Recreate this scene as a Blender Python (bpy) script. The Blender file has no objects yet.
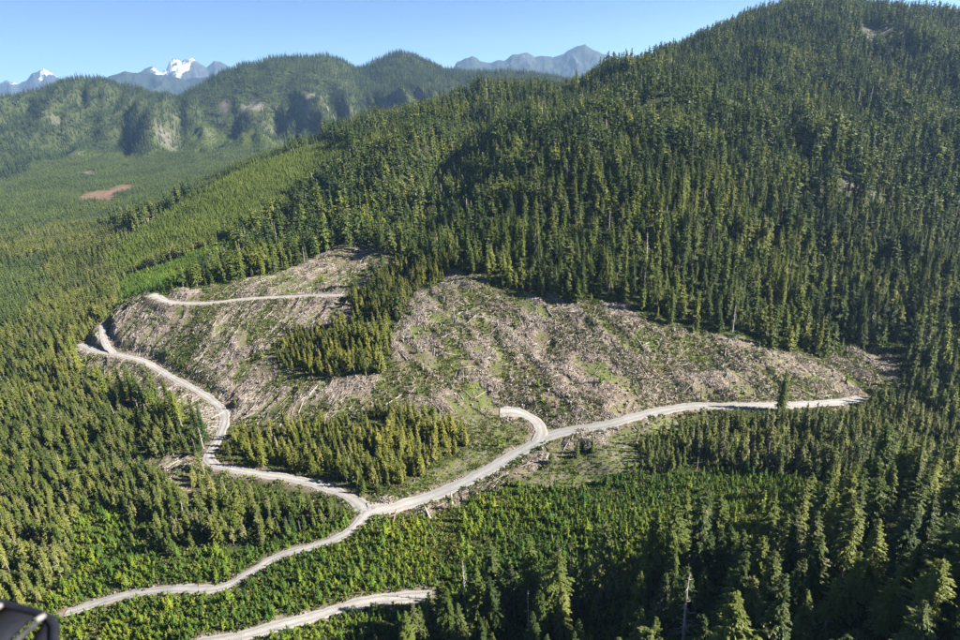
import bpy, math, random
import numpy as np
from mathutils import Matrix, Vector

random.seed(7)
rng = np.random.default_rng(7)
sc = bpy.context.scene
COL = sc.collection
rad = math.radians

# ------------------------------------------------------------------ camera
CAM = np.array([0.0, 0.0, 400.0])
PITCH, ROLL = rad(21.8), rad(3.0)
FWD = np.array([0, math.cos(PITCH), -math.sin(PITCH)])
UP0 = np.array([0, math.sin(PITCH), math.cos(PITCH)])
RGT = np.array([1.0, 0, 0]) * math.cos(ROLL) - UP0 * math.sin(ROLL)
UPV = UP0 * math.cos(ROLL) + np.array([1.0, 0, 0]) * math.sin(ROLL)
cam = bpy.data.cameras.new('camera')
cam.lens, cam.sensor_width = 21.75, 36.0
cam.clip_start, cam.clip_end = 0.1, 60000.0
cam.dof.use_dof = True
cam.dof.focus_distance = 420.0
cam.dof.aperture_fstop = 2.8
camo = bpy.data.objects.new('camera', cam)
COL.objects.link(camo)
m = Matrix.Identity(4)
for i in range(3):
    m[i][0], m[i][1], m[i][2], m[i][3] = RGT[i], UPV[i], -FWD[i], CAM[i]
camo.matrix_world = m
sc.camera = camo

# ------------------------------------------------------------------ sky and sun
SUN_EL, SUN_AZ = rad(32.0), rad(99.0)          # azimuth clockwise from +Y
w = bpy.data.worlds.new('World')
sc.world = w
w.use_nodes = True
nt = w.node_tree
bg = nt.nodes['Background']
sky = nt.nodes.new('ShaderNodeTexSky')
sky.sky_type = 'NISHITA'
sky.sun_disc = False
sky.sun_elevation = SUN_EL
sky.sun_rotation = SUN_AZ
sky.altitude = 1800.0
sky.air_density = 0.48
sky.dust_density = 0.0
sky.ozone_density = 3.0
nt.links.new(sky.outputs[0], bg.inputs[0])
bg.inputs[1].default_value = 0.05
sun = bpy.data.lights.new('sun', 'SUN')
sun.energy = 5.0
sun.angle = rad(0.53)
sun.color = (1.0, 0.93, 0.82)
suno = bpy.data.objects.new('sun', sun)
COL.objects.link(suno)
sdir = Vector((math.sin(SUN_AZ) * math.cos(SUN_EL), math.cos(SUN_AZ) * math.cos(SUN_EL), math.sin(SUN_EL)))
suno.rotation_euler = sdir.to_track_quat('Z', 'Y').to_euler()
suno.location = (0, 0, 900)
vs = sc.view_settings
vs.view_transform = 'Standard'
vs.look = 'None'
vs.gamma = 1.0
vs.use_curve_mapping = False
vs.exposure = 1.95
sc.cycles.max_bounces = 6
sc.cycles.diffuse_bounces = 3
sc.cycles.transmission_bounces = 3
sc.cycles.volume_bounces = 0
sc.cycles.use_denoising = True
sc.cycles.denoiser = 'OPENIMAGEDENOISE'
sc.cycles.denoising_input_passes = 'RGB_ALBEDO_NORMAL'
sc.cycles.denoising_prefilter = 'NONE'
sc.render.use_persistent_data = False
# surveyed spot heights (x, y, z) in metres
SPOTS = [
    (-60.0,234.2,204.6),(-191.9,197.9,189.4),(-104.2,212.7,199.4),(-109.6,162.7,209.0),(-34.7,179.2,207.2),(-105.4,270.5,201.1),
    (-167.7,292.6,202.6),(-174.1,356.1,199.6),(-227.1,404.9,200.7),(-288.6,448.0,200.7),(-366.3,490.1,198.1),(-26.0,248.5,200.0),
    (13.1,280.7,199.8),(35.7,300.2,202.6),(9.9,329.0,204.6),(129.5,333.2,196.4),(265.2,354.0,180.9),(50.9,215.1,210.7),
    (3.2,193.6,210.8),(-306.5,521.4,236.1),(-213.9,493.6,234.0),(-119.4,474.6,240.2),(-115.7,409.7,226.1),(-142.1,540.7,243.8),
    (-99.5,586.0,249.3),(-227.4,627.4,245.2),(-310.1,632.5,231.0),(-22.7,389.6,229.6),(-24.1,502.6,256.4),(49.8,444.5,245.6),
    (123.0,413.6,235.9),(111.5,368.0,216.0),(211.3,398.8,212.2),(311.2,418.2,193.5),(323.4,376.4,183.2),(158.9,554.9,292.9),
    (212.2,757.3,341.3),(70.2,617.0,286.5),(-29.4,724.5,272.5),(-127.6,817.1,288.7),(-254.2,859.6,260.2),(293.3,592.5,279.2),
    (377.6,790.5,343.3),(505.6,1085,420.8),(131.7,890.2,336.8),(16.5,1008,335.1),(362.5,463.6,212.7),(469.7,634.3,262.6),
    (607.8,854.7,328.8),(761.5,1102,409.3),(1132,1476,483.1),(1002,1552,511.3),(827.8,1595,537.0),(659.0,1539,504.6),
    (513.5,1457,461.0),(381.5,1386,419.1),(265.2,1354,391.8),(155.7,1349,379.0),(24.8,1336,375.4),(-104.0,1308,358.4),
    (-206.1,1269,341.4),(-282.5,1231,328.1),(-352.3,1179,305.4),(-412.3,1120,292.5),(-461.7,1045,266.0),(-502.7,970.1,240.3),
    (-527.5,896.7,218.4),(-535.2,846.4,200.4),(-337.5,798.1,241.2),(-411.4,767.2,217.9),(-442.9,717.1,200.1),(-419.6,652.6,200.6),
    (-409.3,576.3,198.3),(-224.8,210.3,185.4),(-278.8,285.9,185.9),(-352.5,387.2,183.2),(-429.6,495.9,185.7),(-506.9,604.1,187.0),
    (-575.6,774.5,182.2),(-753.1,968.6,182.7),(-715.6,1043,179.5),(-1056,1369,188.1),(-838.2,1311,176.8),(-1350,1961,186.5),
    (-1038,1687,173.7),(-945.2,1744,182.6),(-1671,2184,206.4),(-1219,2285,189.0),(23.8,157.8,215.6),(46.4,135.1,231.5),
    (65.2,136.1,242.1),(93.4,127.0,254.4),(137.1,138.3,255.7),(109.3,99.1,270.9),(115.4,235.4,207.7),(155.6,236.5,210.4),
    (208.8,270.6,201.4),(283.0,311.9,183.6),(88.4,281.4,201.5),(161.5,301.4,197.7),(-34.4,137.6,205.6),(-151.5,153.6,191.7),
    (-286.7,215.3,184.3),(-479.4,406.9,178.8),(-866.3,769.9,170.7),(-1628,1412,161.3),(69.5,89.4,259.9),(161.2,116.7,260.9),
    (389.1,320.9,179.0),(582.1,533.8,226.6),(840.9,829.0,318.5),(1268,1290,392.8),(-2502,3356,443.9),(-2284,3380,502.9),
    (-2041,3395,540.7),(-1832,3429,490.8),(-1589,3458,427.7),(-1470,3538,494.1),(-1412,3549,522.5),(-1241,3571,576.7),
    (-1059,3635,601.4),(-830.5,3639,611.5),(-705.8,3646,574.5),(-635.7,3647,497.2),(-562.5,3776,550.9),(-489.4,3849,599.6),
    (-397.8,3857,617.6),(-179.2,3821,528.4),(16.9,3693,477.3),(247.7,3636,470.3),(441.7,3570,438.5),(-1803,2697,276.5),
    (-1937,2663,327.3),(-1747,2958,389.5),(-1466,2935,331.7),(-1211,2738,243.6),(-1077,3033,307.7),(-744.0,3098,335.5),
    (-924.5,2680,233.8),(-565.9,2917,287.9),(-346.4,3171,385.3),(-141.9,3177,399.0),(-2650,2887,348.6),(-3134,3473,467.0),
    (0.0,-100.0,215.0),(-300.0,-100.0,190.0),(300.0,-100.0,270.0),(600.0,100.0,330.0),(700.0,500.0,330.0),(1600,1600,400.0),
    (900.0,1800,490.0),(300.0,1900,300.0),(100.0,1650,320.0),(500.0,1800,370.0),(700.0,1950,390.0),(-600.0,4300,300.0),
    (-1600,4000,300.0),(-2300,4000,350.0),(-1000.0,4100,420.0),(-400.0,4400,430.0),(-100.0,1800,260.0),(-300.0,2000,150.0),
    (-2500,1000.0,200.0),(-3500,2500,260.0),(1500,3500,300.0),(600.0,2400,250.0),(0.0,4600,200.0),(-2000,4500,150.0),
    (-3500,4200,250.0),(1500,4500,200.0),(-1500,0.0,180.0),(2500,1500,400.0),(2500,3000,300.0),
]
# land cover outlines on the ground, later ones override earlier ones
COVER = [
    ('young_far',[(-1083.0,989.9),(-1916.8,1842.2),(-1730.9,1892.6),(-1532.8,1943.5),(-1667.3,2340.6),(-1645.2,2599.7),(-1490.3,2676.0),(-1296.9,2443.8),(-1344.2,2719.8),(-1317.8,3040.9),(-1183.2,2988.0),(-915.8,2680.1),(-783.1,2819.4),(-263.9,1145.5),(-333.5,1114.3),(-395.7,1071.5),(-440.4,991.9),(-551.2,993.1),(-744.3,1189.1),(-832.2,1211.7),(-867.0,1155.9),(-899.5,1093.2),(-989.0,1032.6)]),
    ('stand',[(-217.2,155.3),(-250.5,179.6),(-289.8,208.1),(-343.3,247.0),(-405.7,308.8),(-491.2,394.6),(-627.8,531.0),(-866.3,769.9),(-972.0,963.8),(-899.5,1093.2),(-832.2,1211.7),(-744.3,1189.1),(-519.0,879.5),(-403.2,816.0),(-340.1,825.7),(-312.4,711.8),(-320.6,655.5),(-298.2,520.4),(-360.1,524.9),(-361.3,453.5),(-274.8,395.6),(-197.8,336.4),(-164.9,290.3),(-129.4,275.3),(-85.7,257.6),(-66.3,240.8),(-92.9,223.6),(-124.5,222.6),(-155.9,221.4),(-201.6,221.2),(-210.9,204.7),(-238.4,191.2)]),
    ('young_far',[(-990.7,896.3),(-871.1,896.7),(-744.8,889.0),(-678.9,897.5),(-574.5,755.7),(-481.3,576.1),(-588.8,567.3)]),
    ('plantation',[(-536.6,828.8),(-523.2,888.1),(-495.0,953.6),(-449.6,1015.1),(-398.8,1080.8),(-329.9,1101.3),(-263.9,1145.5),(-207.8,1064.6),(-202.1,1007.7),(-215.6,939.6),(-249.0,890.7),(-278.6,813.8),(-304.1,742.9),(-357.5,740.9),(-429.9,745.8),(-464.1,730.6)]),
    ('regrowth',[(-376.3,538.5),(-365.3,565.7),(-459.1,711.9),(-398.1,709.8),(-347.6,717.3),(-319.9,742.2),(-298.1,704.8),(-293.1,626.2),(-277.5,539.4),(-299.0,522.3),(-331.9,528.7)]),
    ('cut',[(-298.2,520.4),(-247.6,524.5),(-210.4,548.2),(-179.0,570.9),(-165.5,625.2),(-123.7,619.5),(-84.3,563.7),(-74.0,525.6),(-93.9,480.2),(-113.1,463.7),(-212.0,487.5),(-274.1,495.0)]),
    ('cut',[(-361.3,453.5),(-371.7,495.7),(-369.0,539.6),(-343.6,544.9),(-300.0,524.4),(-276.4,501.3),(-214.0,493.7),(-114.4,471.0),(-102.1,432.9),(-149.4,416.7),(-155.4,393.6),(-107.0,363.2),(-64.0,358.5),(-56.4,349.3),(-38.7,331.0),(-41.5,323.0),(-79.6,321.2),(-118.9,323.9),(-150.6,320.7),(-161.4,311.5),(-170.7,309.3),(-206.1,358.1),(-296.3,427.6),(-340.5,454.0)]),
    ('cut',[(-56.3,348.3),(-67.3,362.8),(-64.0,389.8),(-60.9,424.8),(-48.8,461.7),(-23.8,486.2),(-0.1,458.0),(48.8,435.8),(93.7,421.0),(136.7,407.3),(178.6,394.3),(223.9,391.4),(270.7,404.1),(310.9,414.9),(324.1,394.4),(304.4,364.3),(267.2,351.4),(179.3,326.2),(127.5,327.0),(70.8,307.9),(45.1,301.7),(31.7,291.3),(24.3,307.7),(12.6,319.4),(-9.6,323.9),(-38.7,331.0)]),
    ('shrub',[(-38.7,331.0),(12.6,319.4),(25.9,305.4),(25.6,289.7),(6.9,274.0),(-26.4,257.2),(-53.4,239.8),(-59.0,246.8),(-50.3,255.7),(-32.5,270.1),(-13.0,292.5),(-22.3,314.4),(-41.5,323.0)]),
    ('stand',[(96.2,309.5),(138.8,322.0),(188.9,319.1),(257.1,341.4),(302.0,360.9),(291.4,298.6),(267.9,243.6),(239.2,194.1),(187.6,182.0),(171.1,215.9),(152.7,240.2),(125.4,258.8),(90.5,251.3),(72.7,248.2),(88.4,281.5)]),
    ('shrub',[(28.9,267.5),(65.2,281.7),(96.2,309.5),(132.6,322.8),(120.5,306.4),(89.6,286.0),(75.3,250.1),(36.6,244.4),(16.6,253.6)]),
    ('regrowth',[(-217.2,155.3),(-238.4,191.2),(-210.9,204.7),(-202.4,222.5),(-223.8,252.4),(-225.6,269.2),(-202.6,260.0),(-179.2,232.3),(-156.3,222.0),(-126.5,221.5),(-93.5,225.9),(-72.1,231.2),(-65.2,240.7),(-44.6,230.2),(-20.3,237.0),(16.8,255.5),(36.9,246.2),(73.3,250.3),(90.5,251.3),(125.4,258.8),(152.7,240.2),(168.6,219.0),(145.6,188.7),(106.3,169.2),(75.7,171.4),(59.1,179.3),(42.5,176.5),(18.1,173.3),(-9.9,168.7),(-37.1,163.0),(-61.8,153.1),(-83.5,131.4),(-105.3,133.4),(-132.5,140.5),(-162.9,148.7),(-190.3,152.6)]),
    ('cut',[(-54.4,230.1),(-25.8,245.7),(6.5,264.4),(34.3,288.8),(69.9,303.9),(104.5,316.3),(94.1,301.8),(66.1,285.7),(29.6,273.2),(17.0,258.4),(-20.4,240.7),(-44.3,227.0)]),
    ('light_stand',[(-155.4,393.6),(-158.4,420.1),(-149.0,432.0),(-102.1,432.9),(-113.1,463.7),(-91.7,477.4),(-72.0,524.4),(-47.3,509.7),(-23.9,490.1),(-32.0,467.0),(-52.4,452.9),(-62.5,425.2),(-64.8,390.0),(-67.1,360.8),(-107.4,365.4)]),
    ('light_stand',[(-160.3,308.9),(-150.6,320.7),(-118.9,323.9),(-79.6,321.2),(-41.5,323.0),(-22.3,314.4),(-14.8,294.3),(-32.5,270.1),(-50.3,255.7),(-61.7,250.5),(-81.4,263.5),(-113.4,279.4),(-145.9,290.2),(-162.1,297.9)]),
    ('cut',[(-216.3,312.6),(-187.2,307.3),(-166.0,288.6),(-166.9,276.7),(-156.4,258.3),(-168.3,260.1),(-183.1,279.4)]),
    ('red',[(-1131.4,1709.2),(-1104.5,1736.5),(-1051.6,1720.7),(-1078.6,1822.7),(-1002.9,1767.7),(-939.6,1665.6),(-976.0,1628.8),(-921.8,1506.1),(-1016.1,1542.4)]),
    ('rock',[(-1163.4,3033.8),(-1144.0,3215.6),(-1129.7,3266.5),(-1080.1,3178.9),(-1031.3,3091.3),(-1022.3,2973.4),(-1100.0,3028.3)]),
    ('rock',[(-888.6,3077.2),(-858.9,3189.6),(-763.4,3157.4),(-767.9,3012.6),(-815.8,2919.0)]),
    ('rock',[(-1293.1,3199.3),(-1276.6,3268.5),(-1225.4,3194.5),(-1232.4,3075.1)]),
    ('rock',[(388.2,642.8),(436.7,657.3),(455.4,648.9),(467.1,633.7),(439.8,613.3),(420.5,618.8),(405.7,632.6)]),
    ('rock',[(805.0,1300.8),(857.6,1258.8),(799.6,1196.2),(737.1,1222.1)]),
    ('rock',[(119.8,671.3),(134.8,678.6),(143.2,653.7),(136.2,630.5),(120.6,638.5)]),
    ('rock',[(298.8,790.5),(327.5,811.2),(326.2,786.8),(298.1,766.6)]),
    ('rock',[(-1719.1,2549.5),(-1704.0,2607.8),(-1637.0,2504.8),(-1657.2,2458.7)]),
    ('rock',[(-1938.0,2889.5),(-1900.5,2920.3),(-1870.0,2874.9),(-1905.9,2842.8)]),
    ('rock',[(-1426.6,2162.3),(-1400.6,2208.5),(-1302.3,2044.2),(-1338.2,2025.8)]),
    ('rock',[(-583.3,3032.0),(-559.3,3073.9),(-523.0,2954.1),(-545.5,2908.8)]),
]
# road centre lines (name, width, points)
ROADS = [
    ('lower_west',5.0,[(-193.3,197.3),(-181.2,200.0),(-165.8,202.1),(-143.7,200.7),(-131.0,198.5),(-119.6,198.7),(-110.7,205.0),(-101.6,212.1),(-86.0,216.3),(-72.3,220.5),(-65.0,228.2),(-60.8,236.0)]),
    ('valley',6.2,[(-60.8,236.0),(-71.9,248.5),(-89.3,261.5),(-111.4,271.8),(-136.2,279.0),(-158.4,287.5),(-167.8,297.0),(-169.8,310.3),(-172.7,327.7),(-178.0,347.6),(-190.4,366.3),(-212.0,387.0),(-242.5,412.3),(-282.2,443.7),(-316.0,459.9),(-340.8,471.8),(-368.6,494.0)]),
    ('valley_spur',5.5,[(-318.7,461.6),(-335.1,479.6),(-357.8,515.3)]),
    ('east',8.2,[(-60.8,236.0),(-45.9,241.0),(-26.1,251.9),(-10.2,263.2),(7.1,276.9),(22.6,289.4),(35.6,299.3),(51.5,303.9),(77.3,309.1),(106.3,322.5),(135.7,331.8),(168.0,330.5),(210.8,335.4),(267.4,355.2)]),
    ('landing_spur',7.5,[(29.7,294.7),(33.9,305.6),(30.3,318.1),(20.8,326.5),(9.9,327.9)]),
    ('upper',7.0,[(-306.8,524.0),(-294.2,510.9),(-276.4,501.3),(-241.5,493.8),(-214.0,493.7),(-176.4,489.1),(-148.1,484.1),(-116.6,473.6)]),
    ('bottom',5.4,[(-115.7,162.4),(-98.7,164.5),(-84.7,168.6),(-70.1,172.7),(-59.0,177.3),(-47.1,179.5),(-33.9,180.2),(-25.6,180.6)]),
]
MARKS = {'borrow': (-172.6, 362.0), 'pit': (-261.0, 440.2), 'berm': (-62.2, 226.3), 'pile1': (78.6, 318.0), 'pile2': (58.8, 320.9), 'pile3': (14.5, 319.1), 'pile4': (58.8, 303.3), 'pile5': (6.5, 266.4), 'pile6': (-52.5, 245.0), 'pile7': (46.9, 314.3), 'pile8': (-151.1, 559.6), 'pile9': (-131.5, 578.3), 'pile10': (-170.9, 531.9), 'pile11': (129.7, 395.7), 'pile12': (-8.2, 385.0), 'log1': (-31.2, 233.9), 'log2': (-19.5, 245.2), 'log3': (-83.6, 268.9)}
# crest lines of the far ranges (x, y, z)
RANGES = [
    ('snow_left',[(-14602.0,14766.0,966.0),(-13656.0,14860.0,1202.0),(-12274.0,14747.0,918.0),(-10868.0,14798.0,1044.0),(-10679.0,14820.0,1100.0),(-10451.0,14781.0,1002.0),(-10260.0,14812.0,1080.0),(-10112.0,14869.0,1224.0),(-9972.0,14875.0,1239.0),(-9851.0,14908.0,1319.0),(-9716.0,14870.0,1226.0),(-9558.0,14833.0,1132.0),(-9243.0,14757.0,944.0),(-8555.0,14675.0,737.0),(-8210.0,14642.0,655.0)]),
    ('snow_mid',[(-8457.0,14169.0,818.0),(-8114.0,14212.0,927.0),(-7772.0,14255.0,1035.0),(-7319.0,14280.0,1097.0),(-7180.0,14311.0,1173.0),(-7044.0,14325.0,1208.0),(-6872.0,14271.0,1075.0),(-6733.0,14302.0,1151.0),(-6634.0,14367.0,1313.0),(-6497.0,14381.0,1348.0),(-6389.0,14353.0,1281.0),(-6253.0,14359.0,1295.0),(-6139.0,14374.0,1331.0),(-5966.0,14329.0,1218.0),(-5814.0,14292.0,1127.0),(-5650.0,14339.0,1245.0),(-5495.0,14328.0,1216.0),(-5343.0,14291.0,1125.0),(-5079.0,14253.0,1029.0),(-4640.0,14178.0,841.0),(-3759.0,14061.0,548.0)]),
    ('fore_mid',[(-6678.0,10315.0,608.0),(-6177.0,10378.0,767.0),(-5842.0,10427.0,887.0),(-5594.0,10440.0,921.0),(-5186.0,10426.0,886.0),(-4619.0,10378.0,767.0),(-4125.0,10387.0,789.0),(-3710.0,10428.0,890.0),(-3066.0,10342.0,676.0),(-2261.0,10235.0,408.0)]),
    ('blue_right',[(-850.0,11435.0,716.0),(-392.0,11467.0,795.0),(-189.0,11490.0,852.0),(-23.0,11513.0,912.0),(106.0,11524.0,939.0),(246.0,11495.0,865.0),(425.0,11478.0,823.0),(698.0,11486.0,843.0),(829.0,11510.0,904.0),(957.0,11521.0,931.0),(1104.0,11532.0,958.0),(1244.0,11502.0,884.0),(1426.0,11505.0,892.0),(1568.0,11482.0,834.0),(1734.0,11506.0,894.0),(1884.0,11537.0,970.0),(2013.0,11555.0,1015.0),(2160.0,11565.0,1041.0),(2282.0,11529.0,951.0),(2459.0,11499.0,875.0),(2637.0,11475.0,816.0),(3133.0,11398.0,623.0),(3845.0,11303.0,387.0)]),
]

# ------------------------------------------------------------------ small helpers
def tag(o, label=None, cat=None, group=None, kind=None):
    if label: o['label'] = label
    if cat: o['category'] = cat
    if group: o['group'] = group
    if kind: o['kind'] = kind
    return o


def link(o, parent=None):
    COL.objects.link(o)
    if parent is not None:
        o.parent = parent
    return o


def mesh(name, v, fs, mats=(), smooth=False, attrs=None):
    """v (n,3); fs list of face index arrays (each (k,3) or (k,4))"""
    me = bpy.data.meshes.new(name)
    v = np.asarray(v, dtype=np.float32)
    loops, starts, n = [], [], 0
    for a in fs:
        a = np.asarray(a, dtype=np.int32)
        if a.size == 0:
            continue
        k = a.shape[1]
        starts.append(n + np.arange(len(a), dtype=np.int32) * k)
        loops.append(a.ravel())
        n += a.size
    loops = np.concatenate(loops)
    starts = np.concatenate(starts)
    me.vertices.add(len(v))
    me.vertices.foreach_set('co', v.ravel())
    me.loops.add(len(loops))
    me.loops.foreach_set('vertex_index', loops)
    me.polygons.add(len(starts))
    me.polygons.foreach_set('loop_start', starts.astype(np.int32))
    for k_, (dom, arr) in (attrs or {}).items():
        at = me.attributes.new(k_, 'FLOAT', dom)
        at.data.foreach_set('value', np.asarray(arr, dtype=np.float32))
    for mt in mats:
        me.materials.append(mt)
    me.update(calc_edges=True)
    if smooth:
        me.polygons.foreach_set('use_smooth', np.ones(len(starts), dtype=bool))
    me.validate()
    return me


def hash2(ix, iy, s):
    h = (ix.astype(np.int64) * 374761393 + iy.astype(np.int64) * 668265263 + s * 1442695041) & 0xffffffff
    h = ((h ^ (h >> 13)) * 1274126177) & 0xffffffff
    return ((h ^ (h >> 16)) & 0xffffff) / float(0xffffff)


def vnoise(x, y, s=0):
    ix, iy = np.floor(x), np.floor(y)
    fx, fy = x - ix, y - iy
    fx = fx * fx * fx * (fx * (fx * 6 - 15) + 10)
    fy = fy * fy * fy * (fy * (fy * 6 - 15) + 10)
    ix, iy = ix.astype(np.int64), iy.astype(np.int64)
    a, b = hash2(ix, iy, s), hash2(ix + 1, iy, s)
    c, d = hash2(ix, iy + 1, s), hash2(ix + 1, iy + 1, s)
    return (a + (b - a) * fx) + ((c + (d - c) * fx) - (a + (b - a) * fx)) * fy


def fbm(x, y, s=0, octv=4):
    o, amp, tot = 0.0, 1.0, 0.0
    for k in range(octv):
        o = o + amp * vnoise(x + 17.3 * k, y - 9.1 * k, s + k)
        tot += amp
        amp *= 0.5
        x, y = x * 2.03, y * 2.03
    return o / tot


def sstep(a, b, x):
    t = np.clip((x - a) / (b - a), 0, 1)
    return t * t * (3 - 2 * t)


def inside(poly, x, y):
    p = np.asarray(poly)
    o = np.zeros(x.shape, bool)
    bb = (x >= p[:, 0].min()) & (x <= p[:, 0].max()) & (y >= p[:, 1].min()) & (y <= p[:, 1].max())
    xs, ys = x[bb], y[bb]
    c = np.zeros(xs.shape, bool)
    for i in range(len(p)):
        x1, y1 = p[i - 1]
        x2, y2 = p[i]
        if y1 == y2:
            continue
        cr = ((y1 > ys) != (y2 > ys)) & (xs < (x2 - x1) * (ys - y1) / (y2 - y1) + x1)
        c ^= cr
    o[bb] = c
    return o


def project(p):
    q = p - CAM
    t = q @ FWD
    return q @ RGT / t * 580 + 480, 320 - q @ UPV / t * 580, t


# ------------------------------------------------------------------ materials
def new_mat(name):
    mt = bpy.data.materials.new(name)
    mt.use_nodes = True
    n = mt.node_tree
    n.nodes.clear()
    return mt, n


def nd(n, t, **kw):
    q = n.nodes.new(t)
    for k, v in kw.items():
        setattr(q, k, v)
    return q


def ramp(n, stops, fac=None):
    r = nd(n, 'ShaderNodeValToRGB')
    e = r.color_ramp.elements
    while len(e) < len(stops):
        e.new(0.5)
    for el, (p, c) in zip(e, stops):
        el.position = p
        el.color = (*c, 1)
    if fac is not None:
        n.links.new(fac, r.inputs[0])
    return r.outputs[0]


def mixc(n, fac, a, b, typ='MIX'):
    q = nd(n, 'ShaderNodeMix', data_type='RGBA', blend_type=typ)
    for s, v in ((q.inputs[0], fac), (q.inputs[6], a), (q.inputs[7], b)):
        if hasattr(v, 'links') or hasattr(v, 'is_linked'):
            n.links.new(v, s)
        elif isinstance(v, (int, float)):
            s.default_value = v
        else:
            s.default_value = (*v, 1)
    return q.outputs[2]


def mth(n, op, a, b=0.0, c=None, clamp=False):
    q = nd(n, 'ShaderNodeMath', operation=op, use_clamp=clamp)
    for s, v in zip(q.inputs, (a, b) if c is None else (a, b, c)):
        if hasattr(v, 'is_linked'):
            n.links.new(v, s)
        else:
            s.default_value = v
    return q.outputs[0]


def attr(n, name):
    q = nd(n, 'ShaderNodeAttribute', attribute_name=name)
    return q.outputs['Fac']


def noise(n, scale, detail=3, rough=0.55, vec=None, dist=0.0):
    q = nd(n, 'ShaderNodeTexNoise')
    q.inputs['Scale'].default_value = scale
    q.inputs['Detail'].default_value = detail
    q.inputs['Roughness'].default_value = rough
    q.inputs['Distortion'].default_value = dist
    if vec is None:
        g = nd(n, 'ShaderNodeNewGeometry')
        vec = g.outputs['Position']
    n.links.new(vec, q.inputs['Vector'])
    return q.outputs['Fac']


def finish(n, col, rough=0.8, spec=0.2, bump=None, bstr=0.4, bdist=0.3, trans=0.0):
    out = nd(n, 'ShaderNodeOutputMaterial')
    b = nd(n, 'ShaderNodeBsdfPrincipled')
    b.inputs['Roughness'].default_value = rough
    b.inputs['Specular IOR Level'].default_value = spec
    if hasattr(col, 'is_linked'):
        n.links.new(col, b.inputs['Base Color'])
    else:
        b.inputs['Base Color'].default_value = (*col, 1)
    if bump is not None:
        q = nd(n, 'ShaderNodeBump')
        q.inputs['Strength'].default_value = bstr
        q.inputs['Distance'].default_value = bdist
        n.links.new(bump, q.inputs['Height'])
        n.links.new(q.outputs[0], b.inputs['Normal'])
    s = b.outputs[0]
    if trans:
        t = nd(n, 'ShaderNodeBsdfTranslucent')
        if hasattr(col, 'is_linked'):
            n.links.new(col, t.inputs[0])
        else:
            t.inputs[0].default_value = (*col, 1)
        mx = nd(n, 'ShaderNodeMixShader')
        mx.inputs[0].default_value = trans
        n.links.new(s, mx.inputs[1])
        n.links.new(t.outputs[0], mx.inputs[2])
        s = mx.outputs[0]
    n.links.new(s, out.inputs[0])


def foliage(name, dark, mid, light, grey, trans=0.3, gfrac=0.06):
    mt, n = new_mat(name)
    oi = nd(n, 'ShaderNodeObjectInfo').outputs['Random']
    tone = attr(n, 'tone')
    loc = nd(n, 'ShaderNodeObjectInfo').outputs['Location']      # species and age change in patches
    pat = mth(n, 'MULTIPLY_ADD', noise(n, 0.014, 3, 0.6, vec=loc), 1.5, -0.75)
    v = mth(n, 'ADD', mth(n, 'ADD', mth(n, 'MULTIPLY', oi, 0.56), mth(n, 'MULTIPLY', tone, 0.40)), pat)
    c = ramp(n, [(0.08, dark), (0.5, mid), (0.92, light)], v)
    # a share of lichen-hung, half dry sprays; some whole trees carry more of them
    o2 = mth(n, 'FRACT', mth(n, 'MULTIPLY', oi, 37.7))
    lim = mth(n, 'MULTIPLY', mth(n, 'POWER', o2, 3.0), gfrac * 6)
    t2 = mth(n, 'FRACT', mth(n, 'MULTIPLY', tone, 13.3))
    g = mth(n, 'LESS_THAN', t2, lim)
    c = mixc(n, mth(n, 'MULTIPLY', g, 0.75), c, grey)
    finish(n, c, 0.6, 0.25, trans=trans)
    return mt


M = {}
M['needles'] = foliage('conifer needles', (0.022, 0.046, 0.012), (0.080, 0.116, 0.020), (0.185, 0.205, 0.034), (0.19, 0.165, 0.10), 0.18)
M['needles_pale'] = foliage('paler stand needles', (0.045, 0.070, 0.014), (0.108, 0.136, 0.026), (0.195, 0.205, 0.045), (0.24, 0.205, 0.13), 0.22, gfrac=0.10)
M['needles_young'] = foliage('young needles', (0.040, 0.100, 0.020), (0.122, 0.200, 0.018), (0.245, 0.285, 0.022), (0.24, 0.14, 0.05), 0.3, 0.04)
M['needles_far'] = foliage('far forest needles', (0.012, 0.028, 0.013), (0.038, 0.064, 0.022), (0.095, 0.122, 0.034), (0.12, 0.105, 0.07), 0.2)
M['needles_plantation'] = foliage('plantation needles', (0.066, 0.104, 0.016), (0.125, 0.168, 0.022), (0.185, 0.215, 0.030), (0.14, 0.12, 0.05), 0.25, 0.03)
M['needles_light'] = foliage('light young stand needles', (0.054, 0.078, 0.014), (0.132, 0.154, 0.024), (0.235, 0.230, 0.040), (0.26, 0.20, 0.11), 0.25, 0.06)
M['needles_valley'] = foliage('valley plantation needles', (0.032, 0.054, 0.015), (0.068, 0.098, 0.024), (0.108, 0.136, 0.034), (0.12, 0.105, 0.06), 0.2, 0.03)
M['shrub'] = foliage('shrub leaves', (0.034, 0.066, 0.014), (0.080, 0.122, 0.020), (0.150, 0.165, 0.030), (0.20, 0.14, 0.07), 0.3, 0.12)

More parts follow.
